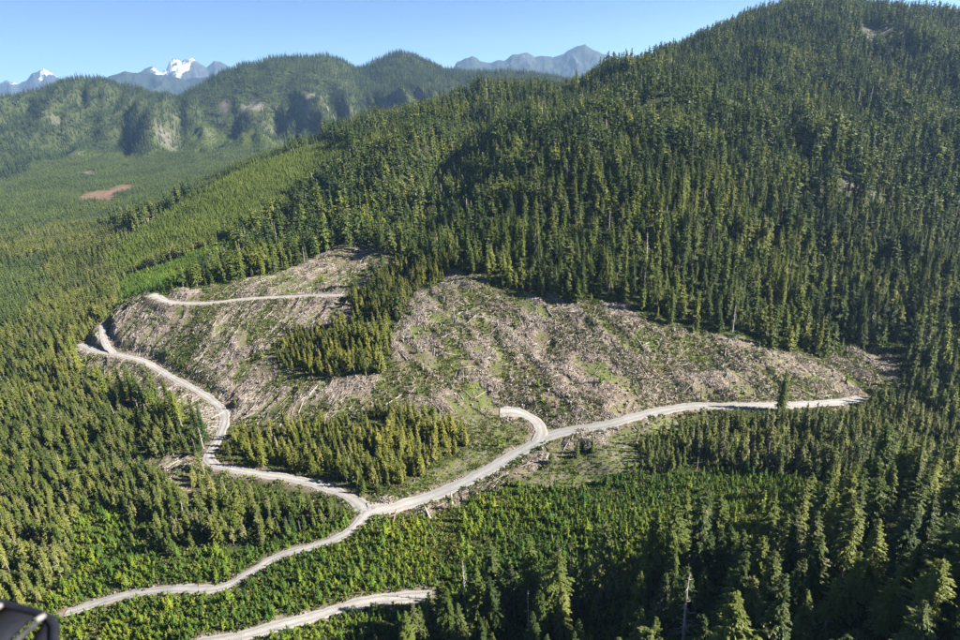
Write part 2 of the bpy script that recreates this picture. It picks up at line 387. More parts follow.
mt, n = new_mat('bark')
oi = nd(n, 'ShaderNodeObjectInfo').outputs['Random']
tc = nd(n, 'ShaderNodeTexCoord').outputs['Object']
c = ramp(n, [(0.0, (0.10, 0.085, 0.07)), (0.6, (0.22, 0.19, 0.165)), (1.0, (0.36, 0.33, 0.30))], mth(n, 'ADD', mth(n, 'MULTIPLY', oi, 0.6), mth(n, 'MULTIPLY', noise(n, 0.8, 4, vec=tc), 0.5)))
finish(n, c, 0.9, 0.15)
M['bark'] = mt
mt, n = new_mat('dead wood')
oi = nd(n, 'ShaderNodeObjectInfo').outputs['Random']
tc = nd(n, 'ShaderNodeTexCoord').outputs['Object']
c = ramp(n, [(0.2, (0.24, 0.215, 0.195)), (0.55, (0.42, 0.385, 0.36)), (1.0, (0.58, 0.54, 0.50))], mth(n, 'ADD', mth(n, 'MULTIPLY', oi, 0.5), mth(n, 'MULTIPLY', noise(n, 0.9, 4, vec=tc), 0.5)))
finish(n, c, 0.85, 0.2)
M['dead'] = mt
mt, n = new_mat('slash wood')
tone = attr(n, 'tone')
c = ramp(n, [(0.0, (0.05, 0.038, 0.030)), (0.3, (0.16, 0.128, 0.106)), (0.65, (0.32, 0.28, 0.25)), (1.0, (0.52, 0.495, 0.475))], tone)
c = mixc(n, mth(n, 'MULTIPLY', noise(n, 0.6, 3), 0.5), c, (0.16, 0.13, 0.11))
finish(n, c, 0.9, 0.15)
M['slash'] = mt
mt, n = new_mat('log wood')
oi = nd(n, 'ShaderNodeObjectInfo').outputs['Random']
tc = nd(n, 'ShaderNodeTexCoord').outputs['Object']
c = ramp(n, [(0.15, (0.13, 0.098, 0.076)), (0.5, (0.26, 0.215, 0.185)), (1.0, (0.46, 0.42, 0.385))], mth(n, 'ADD', mth(n, 'MULTIPLY', oi, 0.75), mth(n, 'MULTIPLY', noise(n, 1.5, 4, vec=tc), 0.3)))
finish(n, c, 0.88, 0.15)
M['log'] = mt
mt, n = new_mat('blast rock')
tone = attr(n, 'tone')
c = ramp(n, [(0.0, (0.11, 0.10, 0.09)), (0.6, (0.21, 0.19, 0.175)), (1.0, (0.34, 0.315, 0.29))], tone)
c = mixc(n, noise(n, 1.4, 4), c, (0.17, 0.14, 0.115))
finish(n, c, 0.9, 0.2, bump=noise(n, 3.0, 3), bstr=0.5)
M['rock'] = mt

# ground: cover types come from vertex masks, wear from noise
mt, n = new_mat('ground')
n1, n2, n3 = noise(n, 0.035, 4), noise(n, 0.22, 4, 0.65), noise(n, 1.1, 3, 0.7)
floor_ = ramp(n, [(0.3, (0.022, 0.026, 0.012)), (0.55, (0.045, 0.058, 0.020)), (0.75, (0.075, 0.090, 0.028))], n2)
green = ramp(n, [(0.3, (0.040, 0.062, 0.016)), (0.5, (0.075, 0.105, 0.022)), (0.7, (0.125, 0.140, 0.036))], n2)
debris = ramp(n, [(0.28, (0.044, 0.034, 0.026)), (0.42, (0.13, 0.106, 0.086)), (0.56, (0.235, 0.198, 0.168)), (0.74, (0.34, 0.30, 0.268))], n3)
dirt = ramp(n, [(0.3, (0.055, 0.042, 0.028)), (0.5, (0.125, 0.096, 0.066)), (0.7, (0.20, 0.158, 0.115))], n2)
gsel = mth(n, 'MULTIPLY_ADD', mth(n, 'ADD', mth(n, 'MULTIPLY', n1, 0.5), mth(n, 'MULTIPLY', n2, 0.5)), 8.0, -3.45, clamp=True)
wrow = mth(n, 'MULTIPLY_ADD', mth(n, 'ADD', attr(n, 'windrow'), mth(n, 'MULTIPLY_ADD', n2, 0.8, -0.4)), 4.0, -1.3, clamp=True)
cutc = mixc(n, mth(n, 'MULTIPLY', gsel, 0.9), mixc(n, 0.45, dirt, debris), green)
cutc = mixc(n, mth(n, 'MULTIPLY', wrow, 0.9), cutc, debris)
shr = mixc(n, mth(n, 'MULTIPLY_ADD', n2, 6.0, -2.6, clamp=True), mixc(n, 0.35, debris, green), green)
soil = ramp(n, [(0.3, (0.085, 0.066, 0.046)), (0.45, (0.15, 0.125, 0.098)), (0.58, (0.205, 0.165, 0.125)), (0.72, (0.27, 0.25, 0.225))], noise(n, 0.5, 4, 0.65))
rockc = ramp(n, [(0.35, (0.035, 0.045, 0.022)), (0.46, (0.10, 0.092, 0.078)), (0.6, (0.165, 0.148, 0.138)), (0.75, (0.235, 0.215, 0.205))], noise(n, 0.045, 6, 0.72))
redc = ramp(n, [(0.3, (0.10, 0.075, 0.05)), (0.5, (0.17, 0.105, 0.075)), (0.7, (0.24, 0.15, 0.11))], noise(n, 0.05, 6, 0.7))
c = floor_
for a, col in (('regrowth', mixc(n, 0.4, floor_, green)), ('shrubland', shr), ('cut', cutc), ('rock', rockc), ('red', redc), ('bare', soil)):
    c = mixc(n, attr(n, a), c, col)
finish(n, c, 0.95, 0.1, bump=n3, bstr=0.6, bdist=0.6)
M['ground'] = mt

mt, n = new_mat('road gravel')
n1, n2 = noise(n, 0.12, 4, 0.6), noise(n, 1.6, 3, 0.7)
c = ramp(n, [(0.3, (0.225, 0.212, 0.195)), (0.5, (0.315, 0.302, 0.285)), (0.7, (0.39, 0.38, 0.365))], mth(n, 'ADD', mth(n, 'MULTIPLY', n1, 0.6), mth(n, 'MULTIPLY', n2, 0.4)))
tr = attr(n, 'track')          # packed wheel tracks are greyer
c = mixc(n, mth(n, 'MULTIPLY', tr, 0.75), c, (0.150, 0.148, 0.146))
ed = attr(n, 'edge')
c = mixc(n, mth(n, 'MULTIPLY', ed, 0.6), c, (0.215, 0.185, 0.15))
c = mixc(n, mth(n, 'MULTIPLY', attr(n, 'fresh'), 0.5), c, (0.165, 0.17, 0.172))
finish(n, c, 0.95, 0.15, bump=n2, bstr=0.5, bdist=0.15)
M['road'] = mt

mt, n = new_mat('mountain')
g = nd(n, 'ShaderNodeNewGeometry')
n1 = noise(n, 0.0022, 6, 0.65)
c = ramp(n, [(0.35, (0.018, 0.028, 0.022)), (0.55, (0.030, 0.040, 0.034)), (0.74, (0.060, 0.062, 0.068))], mth(n, 'ADD', n1, mth(n, 'MULTIPLY', attr(n, 'crag'), 0.18)))
sn = mth(n, 'MULTIPLY_ADD', mth(n, 'ADD', attr(n, 'snow'), mth(n, 'MULTIPLY_ADD', noise(n, 0.0040, 7, 0.72), 1.9, -0.95)), 5.0, -2.5, clamp=True)
c = mixc(n, sn, c, (0.80, 0.82, 0.86))
finish(n, c, 0.9, 0.1)
M['mountain'] = mt

# ------------------------------------------------------------------ terrain heights
SP = np.array(SPOTS, float)


def warp(x, y):
    return np.stack([np.arctan2(x, y + 300.0) * 1.3, 0.5 * np.log(x * x + (y + 300.0) ** 2 + 1.0)], -1)


WX = warp(SP[:, 0], SP[:, 1])
NS = len(SP)
r2 = ((WX[:, None] - WX[None]) ** 2).sum(-1)
A = np.zeros((NS + 3, NS + 3))
A[:NS, :NS] = 0.5 * r2 * np.log(r2 + 1e-12) + 3e-5 * np.eye(NS)
A[:NS, NS] = 1
A[:NS, NS + 1:] = WX
A[NS, :NS] = 1
A[NS + 1:, :NS] = WX.T
WC = np.linalg.solve(A, np.r_[SP[:, 2], 0, 0, 0])


def base_h(x, y):
    q = warp(x.ravel(), y.ravel()).astype(np.float32)
    wx = WX.astype(np.float32)
    o = np.zeros(len(q))
    for i in range(0, len(q), 16000):
        s = q[i:i + 16000]
        rr = (s[:, :1] - wx[:, 0]) ** 2 + (s[:, 1:] - wx[:, 1]) ** 2
        o[i:i + 16000] = (0.5 * rr * np.log(rr + 1e-12)) @ WC[:NS] + WC[NS] + s @ WC[NS + 1:]
    return o.reshape(x.shape)


def relief(x, y):
    """natural unevenness: hummocks nearby, gullies and buttresses on the back ridge"""
    r = np.hypot(x, y)
    near = (fbm(x / 38.0, y / 38.0, 3, 4) - 0.5) * 6.0 + (fbm(x / 9.0, y / 9.0, 5, 3) - 0.5) * 1.7
    mid = (fbm(x / 150.0, y / 150.0, 9, 4) - 0.5) * 20.0
    g = 1 - np.abs(2 * fbm((x + 0.35 * y) / 150.0, (y - 0.1 * x) / 620.0, 12, 4) - 1)
    back = (0.62 - g) * 185.0 + (fbm(x / 120.0, y / 120.0, 15, 4) - 0.5) * 50.0
    # draws and spurs running down the hill's face
    dr = 1 - np.abs(2 * fbm((x - 0.25 * y) / 150.0 + 3.1, (y + 0.25 * x) / 420.0, 19, 3) - 1)
    near = near + (0.66 - dr) * 62.0 * sstep(500, 680, y - 0.12 * x) * sstep(-340, -180, x) * (1 - 0.8 * sstep(1100, 1350, y))
    km = sstep(650, 1100, r)
    kb = sstep(2350, 2800, y) * (1 - 0.9 * sstep(3050, 3420, y))
    return near + mid * km * 0.8 + back * kb


# axis stations: fine around the cut block, coarser outwards
def stations(lo, hi, step, out_lo, out_hi, cap, cap_to_lo, cap_to_hi):
    a = list(np.arange(lo, hi + 1e-6, step))
    s, q = step, hi
    while q < out_hi:
        s = min(s * 1.06, cap) if q < cap_to_hi else s * 1.18
        q += s
        a.append(q)
    s, q, b = step, lo, []
    while q > out_lo:
        s = min(s * 1.06, cap) if q > cap_to_lo else s * 1.18
        q -= s
        b.append(q)
    return np.array(b[::-1] + a)


GX = stations(-400, 370, 2.5, -14000, 14000, 22.0, -3300, 1800)
GY = stations(90, 600, 2.5, -900, 17000, 22.0, -100, 4300)
XX, YY = np.meshgrid(GX, GY)
ZZ = base_h(XX, YY)
far_flat = sstep(4300, 6500, np.hypot(XX, YY))
ZZ = ZZ * (1 - far_flat) + 180.0 * far_flat
ZZ = ZZ + relief(XX, YY) * (1 - far_flat)


def sample(grid, x, y):
    i = np.clip(np.searchsorted(GX, x) - 1, 0, len(GX) - 2)
    j = np.clip(np.searchsorted(GY, y) - 1, 0, len(GY) - 2)
    a = np.clip((x - GX[i]) / (GX[i + 1] - GX[i]), 0, 1)
    b = np.clip((y - GY[j]) / (GY[j + 1] - GY[j]), 0, 1)
    return (grid[j, i] * (1 - a) + grid[j, i + 1] * a) * (1 - b) + (grid[j + 1, i] * (1 - a) + grid[j + 1, i + 1] * a) * b


# ---- roads: resample the centre lines, smooth their grade, bench them into the hillside
def spline(pts, step):
    p = np.array(pts, float)
    p = np.vstack([2 * p[0] - p[1], p, 2 * p[-1] - p[-2]])
    o = []
    for i in range(1, len(p) - 2):
        L = np.linalg.norm(p[i + 1] - p[i])
        k = max(2, int(L / step))
        t = np.arange(k)[:, None] / k
        a, b, c, d = p[i - 1], p[i], p[i + 1], p[i + 2]
        o.append(0.5 * (2 * b + (c - a) * t + (2 * a - 5 * b + 4 * c - d) * t ** 2 + (3 * b - a - 3 * c + d) * t ** 3))
    o.append(p[-2:-1])
    return np.vstack(o)


ROADP = []
zfix = {}
for name, wd, pts in ROADS:
    c = spline(pts, 1.5)
    z = sample(ZZ, c[:, 0], c[:, 1])
    k = 31
    zp = np.r_[np.full(k, z[0]), z, np.full(k, z[-1])]
    z = np.convolve(zp, np.ones(k) / k, 'same')
    z = np.convolve(z, np.ones(k) / k, 'same')[k:-k]
    ROADP.append([name, wd, c, z])
# share heights where roads meet: blend each end onto the nearest earlier road
for i, (name, wd, c, z) in enumerate(ROADP):
    for end in (0, -1):
        for q in ROADP[:i]:
            d = np.hypot(q[2][:, 0] - c[end, 0], q[2][:, 1] - c[end, 1])
            if d.min() < 6:
                dz = q[3][d.argmin()] - z[end]
                s = np.hypot(c[:, 0] - c[end, 0], c[:, 1] - c[end, 1])
                z += dz * np.clip(1 - s / 35.0, 0, 1)
RP = np.vstack([q[2] for q in ROADP])
RZ = np.concatenate([q[3] for q in ROADP])
RW = np.concatenate([np.full(len(q[3]), q[1]) for q in ROADP])


def road_near(x, y, reach=22.0):
    """distance beyond the road's edge and the height of the nearest road point"""
    d = np.full(x.shape, 1e3)
    zr = np.zeros(x.shape)
    mk = (x > RP[:, 0].min() - reach) & (x < RP[:, 0].max() + reach) & (y > RP[:, 1].min() - reach) & (y < RP[:, 1].max() + reach)
    xs, ys = x[mk], y[mk]
    dd = np.full(xs.shape, 1e3)
    zz = np.zeros(xs.shape)
    for name, wd, c, z in ROADP:
        bb = (xs > c[:, 0].min() - reach) & (xs < c[:, 0].max() + reach) & (ys > c[:, 1].min() - reach) & (ys < c[:, 1].max() + reach)
        idx = np.nonzero(bb)[0]
        for s in range(0, len(idx), 8000):
            ii = idx[s:s + 8000]
            e = (xs[ii][:, None] - c[:, 0]) ** 2 + (ys[ii][:, None] - c[:, 1]) ** 2
            k = e.argmin(1)
            v = np.sqrt(e[np.arange(len(ii)), k]) - wd / 2
            better = v < dd[ii]
            dd[ii[better]] = v[better]
            zz[ii[better]] = z[k[better]]
    d[mk], zr[mk] = dd, zz
    return d, zr


# pits and mounds by the road
for key, hgt, rr in (('borrow', 5.0, 7.0), ('pile6', 2.2, 5.0), ('pit', 3.0, 5.0)):
    cx, cy = MARKS[key]
    ZZ += hgt * np.exp(-((XX - cx) ** 2 + (YY - cy) ** 2) / (rr * rr))
RD, RH = road_near(XX, YY)
bl = 1 - sstep(1.5, 9.0, RD)
ZZ = ZZ * (1 - bl) + (RH - 0.12) * bl
# a low spill berm along the outer edge
ZZ += 0.5 * np.exp(-((RD - 2.6) / 1.2) ** 2) * (fbm(XX / 5.0, YY / 5.0, 31, 2) > 0.5)

# ---- land cover (below) decides where slash heaps raise the ground
KINDS = ['forest', 'stand', 'young_far', 'plantation', 'regrowth', 'shrub', 'cut', 'red', 'rock', 'light_stand']


def cover(x, y, wob=1.0):
    k = np.zeros(x.shape, np.int8)
    r = np.hypot(x, y)
    amp = 8.5 * wob * np.clip(r / 450.0, 0.5, 6)
    sc_ = np.clip(r / 450.0, 0.6, 8)
    xw = x + (fbm(x / 14.0 / sc_.round(), y / 14.0 / sc_.round(), 41, 3) - 0.5) * amp * 2
    yw = y + (fbm(x / 14.0 / sc_.round(), y / 14.0 / sc_.round(), 47, 3) - 0.5) * amp * 2
    for name, poly in COVER:
        k[inside(poly, xw, yw)] = KINDS.index(name)
    return k


def windrow(x, y):
    """0..1, where the slash was swept into rough strips and heaps"""
    a = np.where(x < -70, rad(62), rad(128))
    u, v = x * np.cos(a) + y * np.sin(a), -x * np.sin(a) + y * np.cos(a)
    r_ = 1 - np.abs(2 * fbm(u / 34.0, v / 11.0, 231, 3) - 1)
    return sstep(0.62, 0.95, r_ + 0.55 * (fbm(x / 30.0, y / 30.0, 237, 3) - 0.5))


KK = cover(XX, YY)
ZZ += np.where(KK == KINDS.index('cut'), 1.0, 0.0) * (1 - bl) * (1.5 * windrow(XX, YY) + 0.9 * (fbm(XX / 6.0, YY / 6.0, 77, 3) - 0.45))


def blur(a, it=1):
    for _ in range(it):
        p = np.pad(a, 1, 'edge')
        a = (p[1:-1, 1:-1] * 2 + p[:-2, 1:-1] + p[2:, 1:-1] + p[1:-1, :-2] + p[1:-1, 2:]) / 6
    return a


def mask(name):
    return blur((KK == KINDS.index(name)).astype(float), 1)


bare = np.clip(1 - sstep(0.5, 5.5, RD + (fbm(XX / 6.0, YY / 6.0, 51, 3) - 0.5) * 7), 0, 1)
# bare rock also shows on the steepest faces of the back ridge
gy, gx = np.gradient(ZZ, GY, GX)
slope = np.hypot(gx, gy)
steep = sstep(1.3, 1.8, slope + (fbm(XX / 70.0, YY / 70.0, 61, 4) - 0.5) * 0.7) * (YY > 2200)
patchy = sstep(0.40, 0.56, fbm(XX / 50.0, YY / 90.0, 66, 4))
rockm = np.maximum(mask('rock') * np.where(YY > 1800, patchy, 1.0), 0.8 * blur(steep))
nx, ny = len(GX), len(GY)
idx = np.arange(nx * ny).reshape(ny, nx)
quads = np.stack([idx[:-1, :-1], idx[:-1, 1:], idx[1:, 1:], idx[1:, :-1]], -1).reshape(-1, 4)
gv = np.stack([XX, YY, ZZ], -1).reshape(-1, 3)
at = {k_: ('POINT', mask(k_).ravel()) for k_ in ('cut', 'regrowth', 'red')}
at['regrowth'] = ('POINT', np.maximum(mask('regrowth'), np.maximum(mask('plantation'), mask('young_far'))).ravel())
at['shrubland'] = ('POINT', mask('shrub').ravel())
at['rock'] = ('POINT', rockm.ravel())
at['windrow'] = ('POINT', windrow(XX, YY).ravel())
at['bare'] = ('POINT', bare.ravel())
ground = link(bpy.data.objects.new('ground', mesh('ground', gv, [quads], [M['ground']], True, at)))
tag(ground, 'forested valley side with a logged clearing below the hill', 'ground', kind='structure')

# ---- road surfaces
ROAD_LABEL = {
    'lower_west': 'pale gravel road running from the three-way fork down through the young regrowth',
    'valley': 'pale gravel road bending past the lower tree stand to the valley',
    'valley_spur': 'short gravel spur leaving the valley road by the cut slope',
    'east': 'grey gravel road from the fork along the foot of the cut block',
    'landing_spur': 'short curved gravel spur looping up to the landing in the cut block',
    'upper': 'upper gravel road crossing the cut slope above the tree island',
    'bottom': 'gravel road along the edge of the tall foreground conifers',
}
for i, (name, wd, c, z) in enumerate(ROADP):
    tg = np.gradient(c, axis=0)
    tg /= np.linalg.norm(tg, axis=1)[:, None]
    nr = np.stack([-tg[:, 1], tg[:, 0]], -1)
    s = np.cumsum(np.r_[0, np.linalg.norm(np.diff(c, axis=0), axis=1)])
    nl = fbm(s / 7.0, s * 0 + i * 7.7, 70, 3) - 0.5
    n2_ = fbm(s / 7.0, s * 0 + i * 3.1 + 50, 74, 3) - 0.5
    wl = wd / 2 * (1 + 0.6 * nl + 0.35 * (fbm(s / 2.2, s * 0 + i * 1.7, 76, 2) - 0.5))
    wr = wd / 2 * (1 + 0.6 * n2_ + 0.35 * (fbm(s / 2.2, s * 0 + i * 2.9, 78, 2) - 0.5))
    if name in ('upper', 'landing_spur', 'bottom'):        # turning pad at the road's head
        e = s if name == 'upper' else (s[-1] - s if name == 'landing_spur' else np.full_like(s, 99))
        wl = wl + 3.5 * np.exp(-(e / 12.0) ** 2)
        wr = wr + 3.5 * np.exp(-(e / 12.0) ** 2)
    if name in ('lower_west', 'valley', 'east'):           # flare where the three roads meet
        f0 = s[-1] - s if name == 'lower_west' else s
        wl = wl + 2.6 * np.exp(-(f0 / 10.0) ** 2)
        wr = wr + 2.6 * np.exp(-(f0 / 10.0) ** 2)
    lat = np.array([-1.12, -1.0, -0.78, -0.5, -0.25, 0, 0.25, 0.5, 0.78, 1.0, 1.12])
    hz = np.array([-0.55, 0.0, 0.06, 0.02, 0.08, 0.10, 0.08, 0.02, 0.06, 0.0, -0.55]) + 0.16 + 0.008 * i
    trk = np.array([0, 0, 0.1, 1, 0.25, 0, 0.25, 1, 0.1, 0, 0])
    edg = np.array([1, 0.9, 0.3, 0, 0, 0.15, 0, 0, 0.3, 0.9, 1])
    v = []
    for k, (l, h) in enumerate(zip(lat, hz)):
        off = np.where(l < 0, l * wr, l * wl)
        bumpz = (fbm(s / 3.0, s * 0 + k * 5.0, 80 + i, 2) - 0.5) * 0.25
        v.append(np.c_[c + nr * off[:, None], z + h + bumpz])
    v = np.stack(v, 1).reshape(-1, 3)
    m_, k_ = len(c), len(lat)
    ix = np.arange(m_ * k_).reshape(m_, k_)
    q = np.stack([ix[:-1, :-1], ix[1:, :-1], ix[1:, 1:], ix[:-1, 1:]], -1).reshape(-1, 4)
    fresh = np.zeros(m_)
    if name == 'east':
        fresh = sstep(15, 35, s) * (1 - 0.5 * sstep(140, 230, s))
    ro = link(bpy.data.objects.new('gravel_road', mesh('gravel_road', v, [q[:, ::-1]], [M['road']], True, {
        'track': ('POINT', np.tile(trk, m_) * np.repeat(0.5 + fbm(s / 20.0, s * 0, 90 + i, 3), k_)),
        'edge': ('POINT', np.tile(edg, m_)), 'fresh': ('POINT', np.repeat(fresh, k_))})))
    tag(ro, ROAD_LABEL[name], 'road', kind='structure')

# ---- far ranges
for rname, crest in RANGES:
    cr = np.array(crest, float)
    n_s, n_d = 300, 71
    t = np.linspace(0, len(cr) - 1, n_s)
    cx = np.interp(t, np.arange(len(cr)), cr[:, 0])
    cy = np.interp(t, np.arange(len(cr)), cr[:, 1])
    cz = np.interp(t, np.arange(len(cr)), cr[:, 2])
    D0 = float(np.hypot(cx, cy).mean())
    taper = sstep(0, 0.1, np.linspace(0, 1, n_s)) * sstep(0, 0.1, np.linspace(1, 0, n_s))
    ro_ = cx / np.hypot(cx, cy), cy / np.hypot(cx, cy)
    dd = np.linspace(-1, 1, n_d)
    depth = 2300.0
    V = np.zeros((n_d, n_s, 3))
    crag = np.zeros((n_d, n_s))
    snow = np.zeros((n_d, n_s))
    for j, q in enumerate(dd):
        px, py = cx + ro_[0] * q * depth, cy + ro_[1] * q * depth
        pr = (1 - abs(q)) ** 1.15
        rg = 1 - np.abs(2 * fbm(px / 900.0, py / 900.0, 101, 5) - 1)
        drop = (0.75 - rg) * 520 * min(1, abs(q) * 5) * (0.4 + pr)
        zz = 100 + (cz - 100) * pr - np.abs(drop) * 0.8 + (fbm(px / 140.0, py / 140.0, 111, 4) - 0.5) * 60
        V[j] = np.stack([px, py, zz * taper + 60 * (1 - taper)], -1)
        crag[j] = sstep(0.45, 0.9, pr) * {'fore_mid': 0.0, 'blue_right': 0.35}.get(rname, 1.0)
        if rname.startswith('snow'):
            snow[j] = 0.66 * sstep(880, 1270, zz + (fbm(px / 420.0, py / 420.0, 121, 4) - 0.5) * 700)
        if rname == 'blue_right':
            snow[j] = 0.30 * sstep(0.75, 0.95, pr) * (np.arange(n_s) < n_s * 0.55)
    ix = np.arange(n_s * n_d).reshape(n_d, n_s)
    q = np.stack([ix[:-1, :-1], ix[:-1, 1:], ix[1:, 1:], ix[1:, :-1]], -1).reshape(-1, 4)
    mo = link(bpy.data.objects.new('mountain_range', mesh('mountain_range', V.reshape(-1, 3), [q], [M['mountain']], True,
              {'crag': ('POINT', crag.ravel()), 'snow': ('POINT', snow.ravel())})))
    tag(mo, {'snow_left': 'snow-capped far peak behind the shoulder of the forested ridge', 'snow_mid': 'far jagged massif with broad snowfields',
             'fore_mid': 'low blue forested range below the snowfields', 'blue_right': 'hazy blue rocky peaks beyond the tree-covered ridge'}[rname], 'mountain', kind='structure')

# ------------------------------------------------------------------ plants: prototype meshes
def tube(path, rads, sides=6):
    p = np.asarray(path, float)
    n_ = len(p)
    tg = np.gradient(p, axis=0)
    tg /= np.linalg.norm(tg, axis=1)[:, None] + 1e-9
    ref = np.where(np.abs(tg[:, 2:3]) > 0.9, np.array([[1.0, 0, 0]]), np.array([[0, 0, 1.0]]))
    u = np.cross(tg, ref)
    u /= np.linalg.norm(u, axis=1)[:, None] + 1e-9
    v = np.cross(tg, u)
    a = np.arange(sides) / sides * 2 * math.pi
    ring = p[:, None] + np.asarray(rads)[:, None, None] * (u[:, None] * np.cos(a)[None, :, None] + v[:, None] * np.sin(a)[None, :, None])
    ix = np.arange(n_ * sides).reshape(n_, sides)
    q = np.stack([ix[:-1], np.roll(ix[:-1], -1, 1), np.roll(ix[1:], -1, 1), ix[1:]], -1).reshape(-1, 4)
    return ring.reshape(-1, 3), q


class Parts:
    def __init__(self):
        self.v, self.f, self.n = [], [], 0

    def add(self, v, q):
        self.v.append(v)
        self.f.append(np.asarray(q) + self.n)
        self.n += len(v)

    def get(self):
        return np.vstack(self.v), np.vstack(self.f)


def sprays(org, d, side, ln, wd, tone):
    """rhombic needle sprays; all arrays (n,3)/(n,)"""
    tip = org + d * ln[:, None]
    mid = org + d * (ln * 0.45)[:, None]
    v = np.stack([org, mid + side * wd[:, None], tip, mid - side * wd[:, None]], 1).reshape(-1, 3)
    q = np.arange(len(v)).reshape(-1, 4)
    return v, q, np.repeat(tone, 1)


def conifer(seed, kind, nbr, nsp, leaf, h=30.0, rmax=3.9, base=0.10, power=0.8, sides=6, topgap=0.0, keep=1.0, dead=0.0, slim=0.30):
    """one conifer of height h: (trunk verts, quads), (crown verts, quads, tone)"""
    g = np.random.default_rng(seed)
    bend = g.normal(0, 0.012 * h, 2)
    tz = np.array([0, 0.25, 0.5, 0.75, 1.0])
    tp = np.c_[bend[0] * tz ** 2, bend[1] * tz ** 2, tz * h]
    r0 = 0.0125 * h
    tr = r0 * (1 - tz * 0.93)
    tr[0] *= 1.25
    tk = Parts()
    v, q = tube(np.vstack([tp[:1] - [0, 0, 1.0], tp]), np.r_[tr[0] * 1.1, tr], sides)
    tk.add(v, q)
    # branches
    n_ = int(nbr * keep)
    t = np.sort(base + (1 - topgap - base) * g.random(n_) ** 0.92)
    az = g.random(n_) * 2 * math.pi
    # uneven sides: one or two azimuths carry shorter limbs
    lob = 1 + 0.28 * np.cos(az * 1.0 + g.random() * 6.3) + 0.15 * np.cos(3 * az + 9 * t + g.random() * 6.3)
    tt = (t - base) / (1 - topgap - base)
    prof = np.clip((1 - tt), 0.0, 1) ** power * (0.62 + 0.38 * sstep(0, 0.18, tt)) + 0.05
    L = rmax * prof * lob * (0.55 + 0.6 * g.random(n_))
    pitch = np.where(tt > 0.8, 0.45, 0.12 - 0.45 * (1 - tt)) + g.normal(0, 0.12, n_)
    dirh = np.stack([np.cos(az), np.sin(az), np.zeros(n_)], -1)
    bx = np.interp(t, tz, tp[:, 0])
    by = np.interp(t, tz, tp[:, 1])
    org = np.stack([bx, by, t * h], -1)
    O, Dv, S, LN, WD, TN = [], [], [], [], [], []
    for k in range(nsp):
        s = (0.12 + 0.88 * (k + g.random(n_)) / nsp)
        droop = -0.22 * s ** 2
        p = org + dirh * (L * s)[:, None]
        p[:, 2] += L * s * np.tan(pitch) + L * droop
        sd = np.stack([-np.sin(az), np.cos(az), np.zeros(n_)], -1) * np.where(g.random(n_) < 0.5, 1, -1)[:, None]
        mixk = (0.35 + 0.7 * g.random(n_))[:, None]
        d = dirh * (0.55 + 0.5 * s)[:, None] + sd * mixk
        d[:, 2] += pitch * 0.6 - 0.25 - 0.35 * g.random(n_)
        d /= np.linalg.norm(d, axis=1)[:, None]
        up = np.stack([g.normal(0, 0.45, n_), g.normal(0, 0.45, n_), np.ones(n_)], -1)
        side = np.cross(d, up)
        side /= np.linalg.norm(side, axis=1)[:, None] + 1e-9
        sz = leaf * (0.65 + 0.7 * g.random(n_)) * np.clip(L / (rmax * 0.45), 0.45, 1.15)
        p += g.normal(0, 0.10 * leaf, (n_, 3))
        kp = g.random(n_) > (0.55 * dead)
        O.append(p[kp]); Dv.append(d[kp]); S.append(side[kp]); LN.append(sz[kp]); WD.append(sz[kp] * slim)
        TN.append(np.clip(g.random(n_) * 0.7 + 0.30 * s, 0, 1)[kp])
    # leader
    m_ = max(3, nsp)
    zt = h * (1 - topgap) - g.random(m_) * 0.07 * h
    a = g.random(m_) * 6.3
    O.append(np.stack([np.full(m_, tp[-1, 0]), np.full(m_, tp[-1, 1]), zt], -1))
    dl = np.stack([np.cos(a) * 0.4, np.sin(a) * 0.4, np.ones(m_)], -1)
    Dv.append(dl / np.linalg.norm(dl, axis=1)[:, None])
    S.append(np.stack([-np.sin(a), np.cos(a), np.zeros(m_)], -1))
    LN.append(np.full(m_, leaf * 0.9)); WD.append(np.full(m_, leaf * 0.22)); TN.append(np.full(m_, 0.8))
    v, q, tone = sprays(np.vstack(O), np.vstack(Dv), np.vstack(S), np.concatenate(LN), np.concatenate(WD), np.concatenate(TN))
    # dense heart of the crown: opaque core added to block light passing through
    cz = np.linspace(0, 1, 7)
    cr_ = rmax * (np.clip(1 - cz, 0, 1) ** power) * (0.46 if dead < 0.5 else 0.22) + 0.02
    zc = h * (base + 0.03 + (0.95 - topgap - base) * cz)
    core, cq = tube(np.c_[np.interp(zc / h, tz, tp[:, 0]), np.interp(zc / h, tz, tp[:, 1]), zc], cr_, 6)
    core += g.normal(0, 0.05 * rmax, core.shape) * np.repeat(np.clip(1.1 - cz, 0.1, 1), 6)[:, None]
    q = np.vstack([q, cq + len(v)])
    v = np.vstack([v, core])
    tone = np.r_[tone, np.full(len(cq), 0.05)]  # core toned dark, painting in the shade of the crown's interior
    # bare dead limbs
    nd_ = int(dead * 40)
    for k in range(nd_):
        tb = g.uniform(0.25, 0.99)
        a = g.random() * 6.3
        ln = rmax * (1.05 - tb) * g.uniform(0.35, 0.9) + 0.5
        o = np.array([np.interp(tb, tz, tp[:, 0]), np.interp(tb, tz, tp[:, 1]), tb * h])
        e = o + np.array([math.cos(a), math.sin(a), g.uniform(-0.35, 0.3)]) * ln
        mid = (o + e) / 2 + [0, 0, -0.12 * ln]
        tk.add(*tube([o, mid, e], [0.10, 0.07, 0.02], 3))
    return tk.get(), (v, q, tone)


